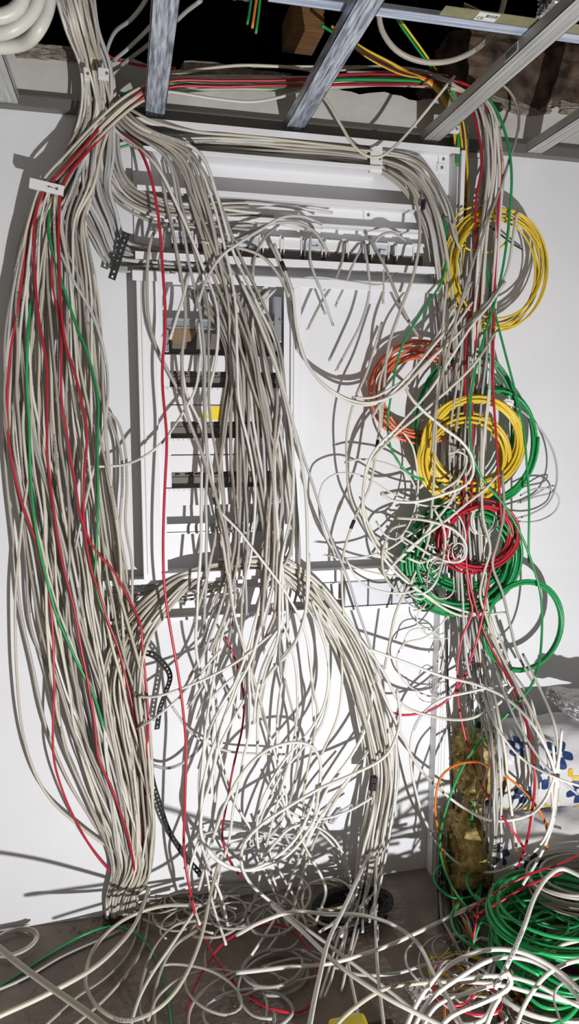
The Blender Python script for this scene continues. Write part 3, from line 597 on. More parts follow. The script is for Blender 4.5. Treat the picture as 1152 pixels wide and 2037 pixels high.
# ------------------------------------------------------------------ single cables traced one by one
TR = [
# reds
('r', 4.2, 'red cable running under the studs and down the left slope of the left bundle', "950,190,12 905,160,11 820,148,11 700,148,12 590,158,13 450,160,13 340,160,13 285,180,14 225,228,16 160,300,18 120,345,19 88,380,19 70,430,18 66,500,18 72,590,18 85,680,18 93,730,18 95,830,18 95,920,18 107,1020,18 122,1110,18 150,1220,18 165,1300,18 187,1435,18 197,1510,18 225,1575,17 255,1660,14 268,1740,9 258,1800,3 250,1832,4"),
('r', 4.2, 'red cable at the right side of the white strap clip, snaking down the left bundle', "970,205,12 900,172,11 760,168,11 590,170,13 450,172,13 340,172,13 290,190,14 235,235,16 165,312,18 125,372,19 118,440,18 118,500,18 122,600,18 132,690,18 145,730,18 160,790,18 172,860,17 166,960,17 165,1020,17 172,1080,17 182,1130,17 200,1185,17 215,1235,16 240,1300,15 262,1400,13 280,1500,12 286,1600,10 285,1700,8"),
('r', 3.8, 'red cable half hidden in the left bundle, leaving it beside the cabinet foot', "118,430,16 105,500,15 103,560,14 120,640,15 123,700,16 123,790,16 135,880,16 145,940,16 165,1040,17 190,1092,17 230,1140,17 256,1192,15 278,1240,14 283,1290,14 290,1350,14 296,1430,14 293,1490,13 290,1580,10"),
('r', 3.8, 'dark red cable at the outer left edge of the left bundle, sagging low', "100,370,16 66,430,14 45,540,14 32,640,14 22,700,14 15,780,14 18,870,14 30,945,14 47,1010,15 75,1085,15 93,1165,15 103,1235,15 107,1360,15 105,1440,15 107,1510,14 130,1590,12 160,1650,10 195,1705,7 238,1752,4"),
('r', 4.4, 'long red cable hanging alone in front of the cabinet from top channel to floor', "235,262,10 272,288,12 298,340,14 315,430,15 323,540,16 328,640,16 322,750,16 332,870,17 330,960,17 325,1080,17 328,1180,17 345,1290,17 362,1400,17 371,1500,17 369,1600,18 367,1700,18 378,1770,20 395,1840,f6 430,1910,f3 480,1970,f1 540,2006,f1 600,2012,f1 632,1980,f2"),
('r', 4.2, 'red cable arching over the tangle on the floor and off the bottom edge', "374,2060,f1 380,1980,f2 410,1920,f3 450,1870,f4 510,1842,f5 560,1840,f5 608,1878,f4 628,1930,f3 628,1980,f2"),
('r', 4.2, 'red cable down the right column, curling left to a free end before the white wall', "880,150,10 945,180,12 985,250,13 996,340,14 992,415,15 986,515,15 981,680,16 982,780,16 988,880,17 994,980,18 996,1040,18 986,1095,18 971,1160,18 958,1235,18 941,1300,17 916,1360,16 890,1392,15 850,1415,14 800,1422,13 785,1418,13"),
('r', 4.2, 'red cable dropping in front of the upper insulation roll to the floor pile', "900,170,10 940,225,12 960,320,13 948,400,13 946,560,13 926,680,14 925,800,14 925,900,14 922,1000,16 930,1130,17 945,1200,17 965,1258,17 990,1312,19 1020,1362,24 1045,1430,32 1063,1520,42 1060,1600,42 1045,1680,40 1010,1760,36 960,1812,f9 930,1840,f5"),
('r', 3.8, 'red cable kinking left at the column foot and ending behind the lower insulation roll', "915,175,10 955,230,12 973,330,13 972,430,13 958,555,13 950,640,14 940,760,14 940,880,14 938,990,16 928,1080,17 932,1180,17 940,1215,17 920,1270,16 910,1330,16 912,1400,16 925,1460,18 940,1520,20 975,1590,30 1010,1640,40 1045,1690,42"),
('r', 3.8, 'red cable high in the ceiling bundle, slanting right behind the second stud', "120,-10,26 140,25,24 165,60,20 200,100,14 245,122,9 300,132,7 350,135,7"),
('r', 3.8, 'red cable hiding between the loops below the cabinet, middle piece', "448,1265,7 470,1320,7 486,1400,7 482,1450,8 470,1500,8 452,1590,9 442,1660,9 450,1700,9 480,1745,8"),
('r', 3.6, 'red cable across the dark pile edge leading to the lower roll', "930,1815,f14 985,1775,f24 1040,1745,f30 1100,1722,f30 1152,1700,f28"),
('r', 3.6, 'second red cable lying on the pile edge, below its neighbour', "935,1825,f13 985,1800,f23 1045,1765,f28 1120,1735,f30"),
('r', 3.6, 'red cable dropping from the red knot to the bottom edge through white loops', "952,1812,f16 945,1850,f12 940,1900,f5 950,1950,f5 985,2000,f6 1010,2050,f6"),
# greens
('n', 3.8, 'green cable weaving down the left bundle and past the cabinet side', "100,400,13 97,450,16 107,505,16 122,560,17 142,620,17 158,665,17 170,690,17 187,750,17 197,810,17 195,880,17 194,1020,17 190,1110,17 188,1150,17 200,1200,17 222,1250,15 245,1310,12 260,1380,9"),
('n', 3.8, 'green cable buried in the left bundle, showing left of its middle', "60,600,13 55,680,16 55,760,16 58,860,15 60,940,15 67,1015,17 78,1085,17 95,1160,17 117,1235,17 145,1300,17 168,1345,17 190,1390,15 215,1470,13"),
('n', 3.8, 'green cable lying over the floor at the lower left', "-20,1975,f.5 30,1945,f.5 90,1905,f.5 160,1862,f1 215,1843,f2 260,1850,f2 295,1880,f1 320,1925,f.5 335,1990,f.5 342,2060,f.5"),
('n', 4.4, 'green cable running under the studs and into the top of the right column', "240,190,11 300,168,12 450,170,11 590,170,11 660,160,11 760,158,11 860,166,11 900,180,11 912,240,9 910,330,8"),
('n', 4.2, 'long green cable bowing right of the column and round onto the floor pile', "900,165,10 950,178,11 985,215,12 1008,270,13 1017,340,14 1015,420,14 1005,500,15 985,600,16 962,670,17 945,740,17 935,820,17 940,900,18 965,960,18 1000,1000,18 1030,1050,18 1055,1110,18 1075,1180,18 1078,1250,20 1072,1320,24 1055,1365,28 1010,1420,28 950,1480,24 905,1560,22 880,1640,22 877,1700,22 900,1765,f16 940,1815,f14 990,1850,f13 1060,1870,f16 1110,1865,f20 1160,1845,f20"),
('n', 3.8, 'green cable hanging right of the red ones, straight down past the green coils', "965,440,10 970,540,12 985,620,13 1003,690,14 1025,780,14 1042,860,15 1050,960,15 1052,1060,15 1052,1120,14"),
('n', 3.8, 'green cable swinging left off the column around the salmon coil', "882,425,8 888,480,9 880,555,11 840,620,13 800,690,14 782,770,14 772,840,14 780,895,14 810,938,14 855,958,13 900,965,12"),
('n', 4.2, 'short bright green cable hanging straight in front of the wool end', "948,1415,16 944,1480,20 942,1560,20 938,1640,20 930,1720,18 915,1800,14"),
('n', 3.6, 'green cable in the top channel under the white ones', "215,300,5 270,285,4 400,300,1.8 520,310,1.8 640,322,1.8"),
('n', 3.6, 'green cable hanging in the dark cavity, left of the orange one', "503,-30,30 497,20,30 492,48,30"),
('n', 3.6, 'green cable hanging in the dark cavity, right of the orange one', "520,-30,30 515,20,30 509,66,30"),
('O', 4.0, 'orange cable stub hanging in the dark ceiling cavity', "514,-30,30 508,15,30 502,55,30"),
('n', 3.6, 'green wire crossing the cavity behind the cross rail', "785,30,28 805,60,24 830,95,18 860,135,12"),
('y', 3.2, 'yellow wire crossing the cavity beside the green one', "790,30,28 812,60,24 838,98,18 868,138,12"),
('n', 4.2, 'green cable slanting down behind the middle stud', "640,50,26 690,80,20 735,108,16 780,130,13 840,155,11"),
('n', 4.0, 'green cable curved in the middle of the floor pile hole', "940,1880,f8 960,1830,f14 1020,1795,f18 1090,1790,f20 1150,1805,f20"),
('n', 4.0, 'small upright green loop at the left of the floor pile', "1005,1760,f18 1000,1800,f17 1002,1840,f14 1005,1870,f10"),
# orange, black
('O', 4.0, 'orange cable looping over the wool end and in front of the insulation roll', "1088,1690,40 1085,1640,42 1065,1600,42 1030,1562,36 985,1530,30 945,1515,26 905,1522,22 878,1545,20 867,1590,20 872,1650,20 885,1710,20 898,1765,18 905,1820,f6"),
('O', 4.2, 'orange cable lying beside the pile, running off the bottom edge', "893,1855,f2 893,1900,f1.5 886,1960,f1 884,2060,f1"),
('k', 3.0, 'thin black cable running down the ribbed duct cover', "888,1170,8 890,1230,7 891,1330,6.5 893,1420,6.5 898,1520,6.5 903,1640,6.5 905,1740,6.5"),
('k', 3.0, 'thin black wire slanting across the upper yellow coil', "955,435,9 985,458,9 1012,480,6 1040,496,2"),
# whites : right middle
('c', 4.6, 'cream cable looped below the studs from the middle stud to the broad one', "560,150,10 620,172,12 650,200,13 680,250,13 705,290,13 730,310,13 755,312,14 785,290,15 830,240,18 880,180,22 905,150,24"),
('w', 4.6, 'white cable sagging alone across the pale wall between the two middle studs', "300,178,10 360,185,10 430,196,10 500,202,10 560,192,10 600,178,10 660,168,10"),
('c', 4.6, 'cream cable along the cavity edge above the red ones', "330,150,8 400,138,8 470,130,8 560,132,8 640,140,8 760,132,8 840,140,9 880,155,9"),
('w', 4.0, 'straight white cable along the cavity edge behind the middle stud', "500,132,4 600,132,4 720,132,4 800,135,5 870,150,6"),
('c', 4.6, 'cream cable leaving the ceiling bundle and running over the channel\'s upper lip', "215,205,12 255,215,12 300,240,11 380,260,9 470,268,8.5 600,282,8 740,300,8"),
('b', 4.4, 'beige cable bulging right of the column top and back down across it', "975,155,8 1010,175,8 1030,210,8 1032,250,9 1012,320,12 985,400,16 950,500,18 920,590,19 890,700,19 870,800,19 860,900,18"),
('b', 5.0, 'beige cable bowing left out of the top channel and down past the module row', "770,335,8 815,370,11 832,420,13 835,480,14 822,550,14 800,610,13 775,680,13 765,760,12 758,850,12"),
('w', 5.0, 'white cable with a black-taped joint, swooping from the cabinet top to the salmon coil', "545,485,10 565,530,11 582,580,12 590,650,12 605,710,12 640,760,13 690,792,13 740,800,14 790,780,15 850,720,16 930,645,16 1000,560,16 1030,420,13"),
('w', 4.4, 'printed white cable swooping just below its black-taped twin', "596,680,10 618,735,11 660,780,12 710,804,12 755,800,13 800,770,14 850,700,14 905,610,14"),
('w', 4.6, 'white cable slanting across the salmon coil into a long S, left one of two', "1005,560,17 975,605,17 936,650,18 856,775,18 790,850,17 750,890,15 731,925,14 721,980,13 724,1030,12 745,1080,12 790,1140,13 850,1185,14 900,1208,15 960,1222,15 1005,1218,15"),
('c', 4.6, 'cream cable slanting across the salmon coil into a long S, right one of two', "985,660,17 938,730,18 850,812,17 780,870,16 735,920,14 722,975,13 730,1035,12 760,1090,12 810,1150,13 860,1195,14 920,1225,15 975,1215,15"),
('w', 5.0, 'bright white cable bulging over the column beside the thick yellow coil and back left', "800,760,14 821,795,17 876,845,19 921,880,20 941,912,20 941,945,20 926,965,20 876,985,18 821,998,16 776,993,14 758,978,13"),
('w', 3.4, 'thin white cable with a frayed end, arching right over blank wall', "692,918,10 715,913,10 745,916,10 780,926,11 812,945,12 828,975,12 832,1010,11 822,1050,10"),
('w', 3.2, 'thin printed white cable arching left over the blank wall and down', "636,1030,9 634,990,9 645,958,10 670,942,10 705,942,11 740,955,11 780,980,12 840,1005,14 895,1010,16 922,1045,17 925,1085,17 905,1112,16 870,1118,15 830,1105,13"),
('w', 3.4, 'thin white cable continuing down left of the blank wall to the trunking', "636,1030,9 650,1070,9 672,1105,10 700,1125,10 750,1140,10 810,1145,9 850,1138,9"),
('c', 4.0, 'thin cream cable dropping from the salmon coil past the blank wall', "760,640,10 730,740,11 705,800,11 690,870,11 690,920,11 698,990,10 715,1030,10 740,1070,10 790,1110,11 850,1130,12"),
('c', 4.4, 'cream cable with black bands hanging left of the salmon coil', "780,690,12 755,760,12 756,830,12 748,900,12 735,970,12 716,1010,11 695,1060,11 682,1110,11 680,1170,11 684,1230,10"),
('w', 3.6, 'white cable with frayed copper end just above the trunking', "650,1104,8 690,1110,9 735,1105,10 775,1090,11 820,1060,13 880,1035,15 960,1010,16"),
('g', 4.4, 'grey cable hanging diagonally from the cabinet to the trunking covers', "540,700,14 570,800,15 600,900,15 628,980,14 655,1060,13 680,1120,12 695,1160,12 712,1215,12 735,1280,12 760,1350,13"),
('w', 5.2, 'thick white cable at the right edge of the cabinet bundle, falling in a smooth bow', "480,560,13 520,650,14 560,760,16 590,870,17 605,960,17 612,1050,17 612,1140,17 604,1230,16 580,1290,14 545,1330,12 520,1370,10 505,1440,9"),
('w', 5.2, 'thick white cable beside it, bowing and curling back below the trunking', "500,600,13 545,720,15 572,820,16 583,920,16 580,1020,16 560,1120,16 556,1200,15 552,1270,14 530,1330,12 515,1400,10 512,1500,9"),
('g', 3.4, 'grey cable bulging right of the yellow coil from the small white connector', "1012,802,10 1045,822,10 1080,860,9 1103,910,9 1106,960,9 1090,1000,9 1060,1020,9 1030,1030,9 1010,1035,8"),
('g', 3.0, 'thin grey loop sticking out right of the big green coil', "1035,985,8 1065,972,8 1095,972,8 1112,992,8 1105,1015,7 1080,1032,7 1050,1038,7 1030,1036,7"),
('g', 3.0, 'second thin grey loop right of the big green coil', "1030,1000,8 1060,985,7 1090,968,7 1105,966,7 1100,978,7 1060,990,7 1035,1000,7"),
('w', 4.6, 'white cable crossing the red and green coils diagonally', "768,1140,12 820,1085,15 880,1040,18 930,1000,19 968,970,19 990,945,18"),
('w', 4.8, 'white cable ending in a hairpin before the green coil left side', "775,1128,12 830,1080,15 862,1040,17 900,990,18 916,940,18"),
('w', 4.6, 'white hairpin loop in front of the red coil', "790,1030,14 850,1035,18 905,1055,20 926,1085,20 922,1112,20 900,1118,19 860,1105,17 820,1080,15 790,1062,13"),
('c', 4.8, 'cream cable rippling in front of the column beside the red coil', "958,850,16 958,950,18 962,1030,19 975,1090,19 962,1140,18 955,1185,18 968,1230,18 990,1300,18 1020,1400,20"),
('b', 4.8, 'beige cable hanging in front of the red coil to the column foot', "1000,940,16 1002,1020,18 990,1080,19 980,1120,19 1000,1180,17 1015,1240,16 1030,1300,16 1062,1360,16"),
('c', 4.4, 'cream cable running straight down the yellow coil\'s centre', "890,560,13 878,690,15 870,800,16 866,900,17 860,1000,17 850,1080,16 825,1140,14 790,1210,12 772,1290,11 765,1330,10"),
('w', 4.4, 'white cable slanting steeply from the column over the salmon coil, upper one', "938,560,15 900,640,15 860,690,15 800,760,15 756,806,14 740,830,13"),
('w', 4.2, 'white cable slanting steeply over the salmon coil, lower one', "940,600,14 895,665,14 850,725,15 790,765,14 740,790,13 700,790,12"),
# cut ends around the modules
('g', 4.6, 'grey cable end arched over the module row, its free end pointing down left', "470,475,10 520,452,11 560,442,11 600,445,11 630,465,11 652,500,10"),
('g', 4.6, 'long grey cable rising from the centre bundle over the modules', "395,600,13 410,560,13 440,510,13 480,480,13 520,455,12 560,432,11 600,430,9 640,445,7"),
('b', 4.4, 'beige cable curling down from the modules to end at the cabinet\'s top edge', "555,446,7 528,470,9 508,510,10 503,550,10"),
('b', 4.6, 'beige cable crossing the lower lip and hanging over the cabinet corner', "400,480,10 460,490,10 520,510,10 560,555,10 575,590,11"),
('g', 5.0, 'grey cable dropping from the modules, passing the cabinet right corner', "535,480,8 555,520,10 575,570,11 588,640,11 594,700,10"),
('g', 4.2, 'grey cable end hanging over the blank wall, black tip, leftmost of the hanging ends', "618,465,7 618,520,10 640,580,10 660,640,7"),
('b', 4.4, 'beige cable end slanting down left over the blank wall, ending at mid height', "685,480,7 680,520,9 665,560,9 640,600,8 615,648,7"),
('g', 4.0, 'short grey cable end hanging straight below the modules', "720,490,7 700,530,9 685,570,9 670,602,9"),
('g', 4.6, 'printed grey cable end slanting far down over the blank wall', "724,480,7 732,530,9 735,580,9 720,640,8 695,690,7 672,730,6"),
('b', 5.0, 'beige cable slanting right from the modules to a cut end at the salmon coil', "735,470,7 765,530,9 790,590,10 815,640,10 832,668,10"),
('b', 4.0, 'short beige end hanging beside the slanting one', "763,510,8 763,560,9 762,596,9"),
('g', 4.2, 'grey cable arched over the right-hand modules', "742,490,7 755,470,9 780,462,9 808,478,8"),
('g', 4.2, 'light cable running along the cabinet top edge under the modules', "560,560,7 620,550,9 700,560,9 760,565,9 780,545,8"),
('g', 4.4, 'grey cable with an upturned end poking out of the column top', "880,430,9 895,440,12 905,470,13 915,495,13"),
('g', 4.4, 'grey cable hanging by the module row left end, hooked tip with open end', "328,455,10 322,490,11 315,525,12 322,540,13 338,541,14"),
('b', 5.0, 'beige cable hooping down past the cabinet\'s left edge', "330,445,8 305,465,10 294,510,11 293,580,12 300,650,12 315,700,12 345,760,11 370,800,10"),
('w', 4.8, 'white cable end with black tip standing before the cabinet top', "375,545,10 366,590,11 352,630,11 338,675,11"),
('w', 4.2, 'white cable end sticking out left from the cabinet over its shadow', "400,700,12 390,770,13 370,810,13 345,848,14 325,876,14 290,905,14 240,925,13 180,928,12"),
('w', 4.2, 'white cable with a black joint crossing the lower cabinet to the trunking', "360,700,12 370,780,12 400,850,13 420,930,14 432,1005,14 480,1060,15 530,1125,16 570,1180,16 605,1250,14 618,1320,12 622,1400,10 625,1450,10"),
('w', 4.2, 'printed white cable hanging in the middle of the cabinet', "395,640,11 400,700,12 405,790,13 412,880,13 425,960,13 440,1050,13 455,1140,14 470,1230,14 490,1300,13 505,1380,12"),
('g', 4.6, 'bluish white cable bowing out of the left bundle over blank wall', "105,470,14 140,545,15 180,620,15 205,690,14 214,760,14 210,840,14 200,890,14 180,960,14 165,1020,14 150,1090,14"),
('b', 4.4, 'beige cable bulging out right of the left bundle, rejoining at the floor', "120,480,13 160,560,13 175,660,13 200,790,12 225,850,11 240,900,11 243,960,11 238,1060,11 245,1150,12 262,1190,12"),
('b', 4.4, 'beige cable end hanging free left of the cabinet foot', "175,640,13 205,800,11 235,840,11 250,900,11 253,960,11 250,1040,12 262,1130,12 263,1205,12"),
('c', 4.4, 'cream cable straying left of the bundle low on the wall', "60,760,12 62,900,13 45,1040,12 30,1180,10 35,1350,9 55,1500,8 100,1590,8 170,1650,7 235,1700,6"),
('b', 4.4, 'outermost beige cable hugging the wall left of the bundle', "40,560,5 14,720,5 8,880,5 25,1050,6 40,1200,7 65,1330,7 90,1440,7 140,1560,7 200,1660,6"),
# bottom middle loops
('w', 5.4, 'thick white cable in a wide bowl shape across the lower wall centre', "482,1330,10 440,1440,12 410,1530,14 400,1610,16 405,1670,17 440,1715,18 495,1730,18 545,1718,18 585,1690,17 620,1640,16 650,1570,14 700,1500,13 730,1440,12 745,1350,11"),
('w', 5.4, 'thick white cable arching over the lower tangle like a bridge', "395,1770,12 440,1620,14 480,1540,15 530,1492,15 585,1476,15 620,1485,15 636,1515,15 634,1570,15 622,1640,15 600,1700,14 575,1760,12"),
('w', 5.4, 'bright thick white cable sweeping from the right arc down to the centre loops', "790,1370,14 795,1440,15 770,1500,16 700,1540,16 640,1565,17 580,1600,18 520,1640,19 485,1680,20 480,1720,20 500,1760,20 560,1810,f10 640,1870,f8 720,1930,f7 800,1990,f6 870,2050,f6"),
('w', 4.6, 'white cable with a bump left of the black connector, meeting the centre loops', "745,1583,13 700,1610,13 660,1625,13 620,1630,12 590,1622,11 560,1600,10 540,1560,9"),
('w', 4.6, 'white cable arching low over the dark strap coil', "500,1740,14 545,1680,14 580,1645,14 620,1640,14 660,1665,14 690,1720,13 700,1780,11"),
('w', 4.4, 'white cable crossing to the tangle from the upper right arc, long and straight', "700,1540,14 640,1620,15 600,1700,14 570,1780,12 545,1830,f8 500,1900,f4"),
('w', 4.4, 'white cable falling in a gentle S through the lower wall centre', "540,1200,12 570,1260,12 590,1340,12 592,1420,12 580,1500,12 560,1570,12 540,1640,12 520,1720,12 510,1790,10"),
('w', 4.4, 'white cable hanging past the printed ends and bending right low', "600,1190,11 630,1240,12 650,1300,12 655,1380,11 640,1440,11 600,1490,10 560,1540,10 530,1600,10 500,1680,10"),
('c', 4.2, 'cream cable making a lone long drop right of the loops', "620,1160,10 665,1250,11 680,1330,10 672,1420,10 640,1500,10"),
('w', 4.4, 'white cable strand left of the central red piece, straight to the floor', "445,1250,10 420,1380,12 405,1480,13 398,1580,14 400,1660,14 412,1740,14 425,1800,f12 450,1880,f4"),
('w', 4.4, 'white cable beside the long red one, ending at the floor with a cut tip', "402,1650,15 385,1700,16 375,1740,17 382,1790,16 398,1840,f8"),
('g', 5.2, 'grey cable bowl behind, touching the wall below the perforated strap', "300,1520,4 330,1528,4 360,1520,5 395,1490,6 420,1440,7 450,1380,8"),
('g', 4.0, 'grey cable arc low on the wall left of the loops', "340,1400,5 370,1445,5 410,1478,5 460,1495,5 530,1500,5 570,1500,4"),
('w', 4.4, 'white cable end with black tip crossing left over the left bundle, upper of two', "540,1260,13 480,1310,14 430,1340,15 360,1370,16 310,1385,16 275,1385,16"),
('w', 4.2, 'white cable end crossing left over the left bundle, lower of two', "440,1290,11 390,1350,13 360,1385,15 320,1420,16 277,1447,16"),
('g', 4.2, 'grey printed cable end pointing down left, upper of the cluster', "455,1150,11 430,1230,11 405,1300,11 380,1340,10"),
('g', 4.2, 'grey cable end hanging lowest in the printed cluster', "430,1280,9 420,1330,9 410,1380,9 394,1422,8"),
('g', 4.2, 'grey cable end slanting to the lower left beside the lowest one', "420,1310,9 405,1355,8 378,1402,7"),
('w', 4.2, 'short white end lying level in the printed cluster', "500,1330,11 460,1350,12 420,1388,12"),
('g', 4.2, 'grey end with black sleeve pointing down right of the cluster', "440,1340,8 460,1385,8 474,1422,8"),
# right foot
('w', 5.0, 'white cable sweeping from the right arc across the duct foot to the rolls', "640,1170,11 700,1250,12 760,1330,13 800,1400,14 860,1425,16 930,1430,22 990,1400,26 1020,1365,28"),
('w', 5.0, 'white cable curving level from the arcs to the upper insulation roll and over it', "730,1290,12 800,1315,13 880,1345,16 950,1362,22 1010,1390,30 1060,1440,40 1100,1520,46 1110,1600,46"),
('w', 5.0, 'white cable passing low across the duct foot and rising before the rolls', "745,1340,13 790,1440,14 830,1520,15 880,1575,17 930,1612,22 990,1633,34 1050,1622,42 1085,1590,46 1110,1520,46 1118,1450,44"),
('w', 4.6, 'white cable in a big left bow over the duct, then under the rolls', "1010,1360,26 940,1375,20 880,1390,16 840,1420,14 820,1460,13 818,1520,13 830,1580,13 850,1640,14 880,1690,17 920,1722,22 970,1735,28 1020,1722,36 1065,1690,42 1095,1640,46 1105,1560,46 1100,1480,44"),
('w', 4.8, 'white cable falling in front of the upper roll, rightmost curve', "1040,1300,20 1075,1370,30 1105,1450,42 1110,1540,46 1105,1620,46 1080,1690,44 1040,1760,f24"),
('c', 4.8, 'cream cable falling over the roll\'s left shoulder', "975,1260,18 1010,1330,24 1050,1400,34 1085,1480,42 1098,1560,46 1100,1620,46"),
('w', 4.2, 'thin white cable leaning over the wool end to the roll', "960,1380,18 990,1450,26 1040,1510,40 1100,1545,48 1160,1565,50"),
('g', 4.0, 'grey cable draped across the roll front, upper', "985,1330,22 1030,1440,34 1090,1530,46 1150,1580,50"),
('w', 3.0, 'thin white wire loop left of the column foot', "905,1210,12 850,1265,8 805,1280,7 790,1310,6 800,1350,6 840,1380,7 880,1390,9"),
('w', 2.6, 'thin white wire arch at the duct left of the black cable', "835,1205,7 830,1240,7 850,1262,7 870,1262,7 880,1290,7 868,1320,7"),
('w', 2.6, 'thin white wire small circle below the big green coil', "800,1290,6 815,1255,6 850,1250,6 872,1265,7 884,1300,7 880,1340,7"),
# lower wall centre
('w', 4.8, 'white cable leaving the cabinet bundle and falling left of the bowl, first from its left', "560,1050,13 540,1130,13 512,1220,13 490,1300,13 467,1360,13 446,1394,13 422,1438,13 407,1490,13 396,1547,13 397,1600,14 398,1648,15 402,1685,16 420,1737,17 440,1785,f12 455,1850,f5"),
('w', 5.0, 'white cable leaving the cabinet bundle and turning into the wide bowl', "575,1050,14 550,1140,14 520,1240,14 500,1310,14 475,1360,14 461,1399,14 443,1438,14 428,1516,14 416,1560,15 403,1604,16 399,1646,17 407,1677,17 428,1708,18 459,1727,18 490,1731,18 527,1719,18 568,1690,17 594,1659,16 610,1625,15 623,1591,14 631,1560,13"),
('w', 4.6, 'white cable dropping from the bowl rim in a lone curve toward the floor tangle', "620,1194,11 640,1249,12 652,1296,12 654,1360,12 644,1407,12 620,1449,12 594,1480,12 563,1516,12 537,1558,12 518,1600,13 511,1640,13 512,1680,13 519,1716,13 537,1755,12 552,1790,f8 575,1850,f4"),
('c', 4.2, 'cream cable hanging nearly straight under the bridge arch right half', "541,1150,11 573,1189,11 601,1239,11 612,1280,11 617,1327,11 624,1380,11 631,1412,11 623,1472,11 613,1527,11 606,1568,11 605,1612,11 603,1646,11 607,1677,11 613,1695,10"),
('g', 4.2, 'grey cable hooked left near the floor under the bridge arch', "566,1350,9 581,1407,9 592,1464,9 592,1516,9 583,1565,9 574,1600,9 560,1630,9 542,1660,9 516,1680,9 490,1690,9"),
('w', 4.6, 'white cable down the middle of the lower wall, rippling to the floor', "520,1180,13 505,1260,13 496,1340,13 498,1417,13 495,1464,13 485,1506,13 475,1560,13 464,1607,14 460,1646,14 454,1680,14 446,1706,14 435,1742,14 426,1790,f10"),
('w', 4.0, 'thin white cable slanting right beneath the printed cluster', "495,1330,9 514,1407,9 527,1438,9 540,1475,9 553,1516,9 566,1558,9 570,1599,9 558,1630,9 530,1668,9 508,1675,9"),
('c', 4.6, 'straight cream cable slanting down left behind the bowl toward the floor', "735,1490,12 700,1540,12 657,1609,12 636,1651,12 618,1695,12 605,1732,11 589,1785,f7 565,1860,f4"),
('w', 4.6, 'short white arch low at the right of the bowl', "563,1655,10 581,1640,10 610,1636,10 633,1651,10 662,1680,10 686,1720,9 692,1760,8"),
('w', 4.4, 'white strand falling steeply through the bowl floor', "524,1655,11 542,1706,11 563,1742,11 584,1779,10 610,1840,f4"),
('g', 4.6, 'stiff grey strand leaning through the tangle under the short arch', "556,1640,8 580,1685,8 602,1726,8 625,1775,7"),
('w', 4.6, 'white strand of the cabinet bundle ending in the printed cluster, straight piece', "562,1120,15 562,1171,15 560,1241,14 541,1285,13 521,1332,12 512,1380,12 505,1430,11"),
('w', 4.8, 'white cable swinging out right of the bundle foot and back left', "614,1100,14 614,1150,14 609,1215,13 588,1275,12 557,1311,11 530,1345,10 500,1372,9 470,1420,9 440,1480,9 415,1560,9"),
('c', 4.4, 'printed cream cable descending before the trunking', "440,1060,14 453,1150,14 461,1202,14 474,1254,13 487,1296,13 505,1350,12 520,1400,11 535,1460,10"),
('g', 4.2, 'grey cable running behind the bowl low along the wall', "390,1665,5 440,1650,5 500,1655,5 560,1665,5 610,1655,5 650,1630,6 700,1600,7"),
('w', 4.4, 'pale cable curving low under the bowl into the dark floor', "405,1720,9 440,1690,9 480,1672,9 530,1668,9 580,1690,9 630,1720,8"),
# floor whites
('c', 6.6, 'very near pale cable running straight across the lower left corner', "-30,1862,f55 100,1962,f55 200,2033,f55 260,2080,f55"),
('c', 6.0, 'pale cable from the lower left edge rising to the floor hole', "-30,2035,f30 90,1978,f28 180,1928,f24 245,1870,f18 280,1815,f12 296,1765,f8 290,1740,f4"),
('c', 5.6, 'pale cable forming the widest loop on the floor beside the hole', "440,1700,16 420,1775,f20 395,1880,f14 350,1970,f12 300,2015,f12 250,2030,f12 200,2008,f12 172,1965,f12 172,1925,f12 195,1875,f11 250,1828,f10 320,1803,f10 400,1800,f10"),
('b', 5.0, 'beige cable arching from the tangle to the lower left floor, outer', "395,1830,f8 350,1840,f7 310,1880,f5 285,1940,f3 278,2000,f2 290,2060,f1"),
('b', 5.0, 'beige cable arching from the tangle to the lower left floor, inner', "392,1850,f7 350,1880,f6 320,1930,f4 305,1990,f2 310,2060,f1"),
('w', 5.0, 'white cable slanting from the tangle down to the bottom edge left of centre', "395,1800,f10 340,1880,f8 300,1940,f6 275,1990,f5 255,2060,f4"),
('b', 4.6, 'beige cable snaking on the floor below the hole, upper', "285,1800,f1 272,1860,f1 250,1905,f1 205,1950,f1 150,1985,f1 90,2040,f1"),
('b', 4.6, 'beige cable snaking on the floor below the hole, lower', "300,1800,f1 285,1880,f1 255,1935,f1 210,1985,f1 140,2045,f1"),
('g', 4.6, 'grey cable lying straight on the floor from the left edge', "-20,1975,f.6 50,1945,f.6 120,1905,f.6 210,1865,f.6 240,1850,f.6"),
('g', 4.6, 'grey open-ended cable stub lying on the floor at the left edge', "-30,1835,f1 0,1842,f1 30,1848,f1 56,1852,f1.2"),
('w', 6.4, 'very bright thick cable standing up from the bottom edge right of the red loop', "612,2060,f30 630,1960,f26 660,1860,f22 700,1770,f20 740,1690,14 765,1640,12"),
('w', 6.0, 'bright thick cable arching level over the dark strap coil and down right', "470,1860,f10 520,1835,f14 580,1815,f16 650,1818,f17 720,1820,f18 780,1838,f18 830,1875,f16 860,1930,f14 890,1980,f13 925,2050,f12"),
('w', 6.0, 'bright cable slanting up right over bare floor to the pile', "470,1935,f8 560,1925,f10 660,1915,f12 760,1885,f14 840,1850,f14 900,1820,f14 955,1795,f14"),
('w', 6.4, 'near bright cable crossing the bottom middle from tangle to bottom edge', "540,1800,f12 600,1850,f14 680,1925,f16 770,1985,f17 850,2025,f17 920,2060,f17"),
('c', 5.6, 'pale cable leading from the yellow case up to the pile', "650,2060,f18 700,2010,f16 770,1965,f14 840,1955,f12 900,1952,f12 980,1955,f12"),
('g', 5.0, 'grey cable sagging over the dark floor between tangle and pile', "600,1890,f5 660,1920,f5 720,1938,f5 790,1935,f5 850,1918,f6 930,1915,f8 985,1945,f9"),
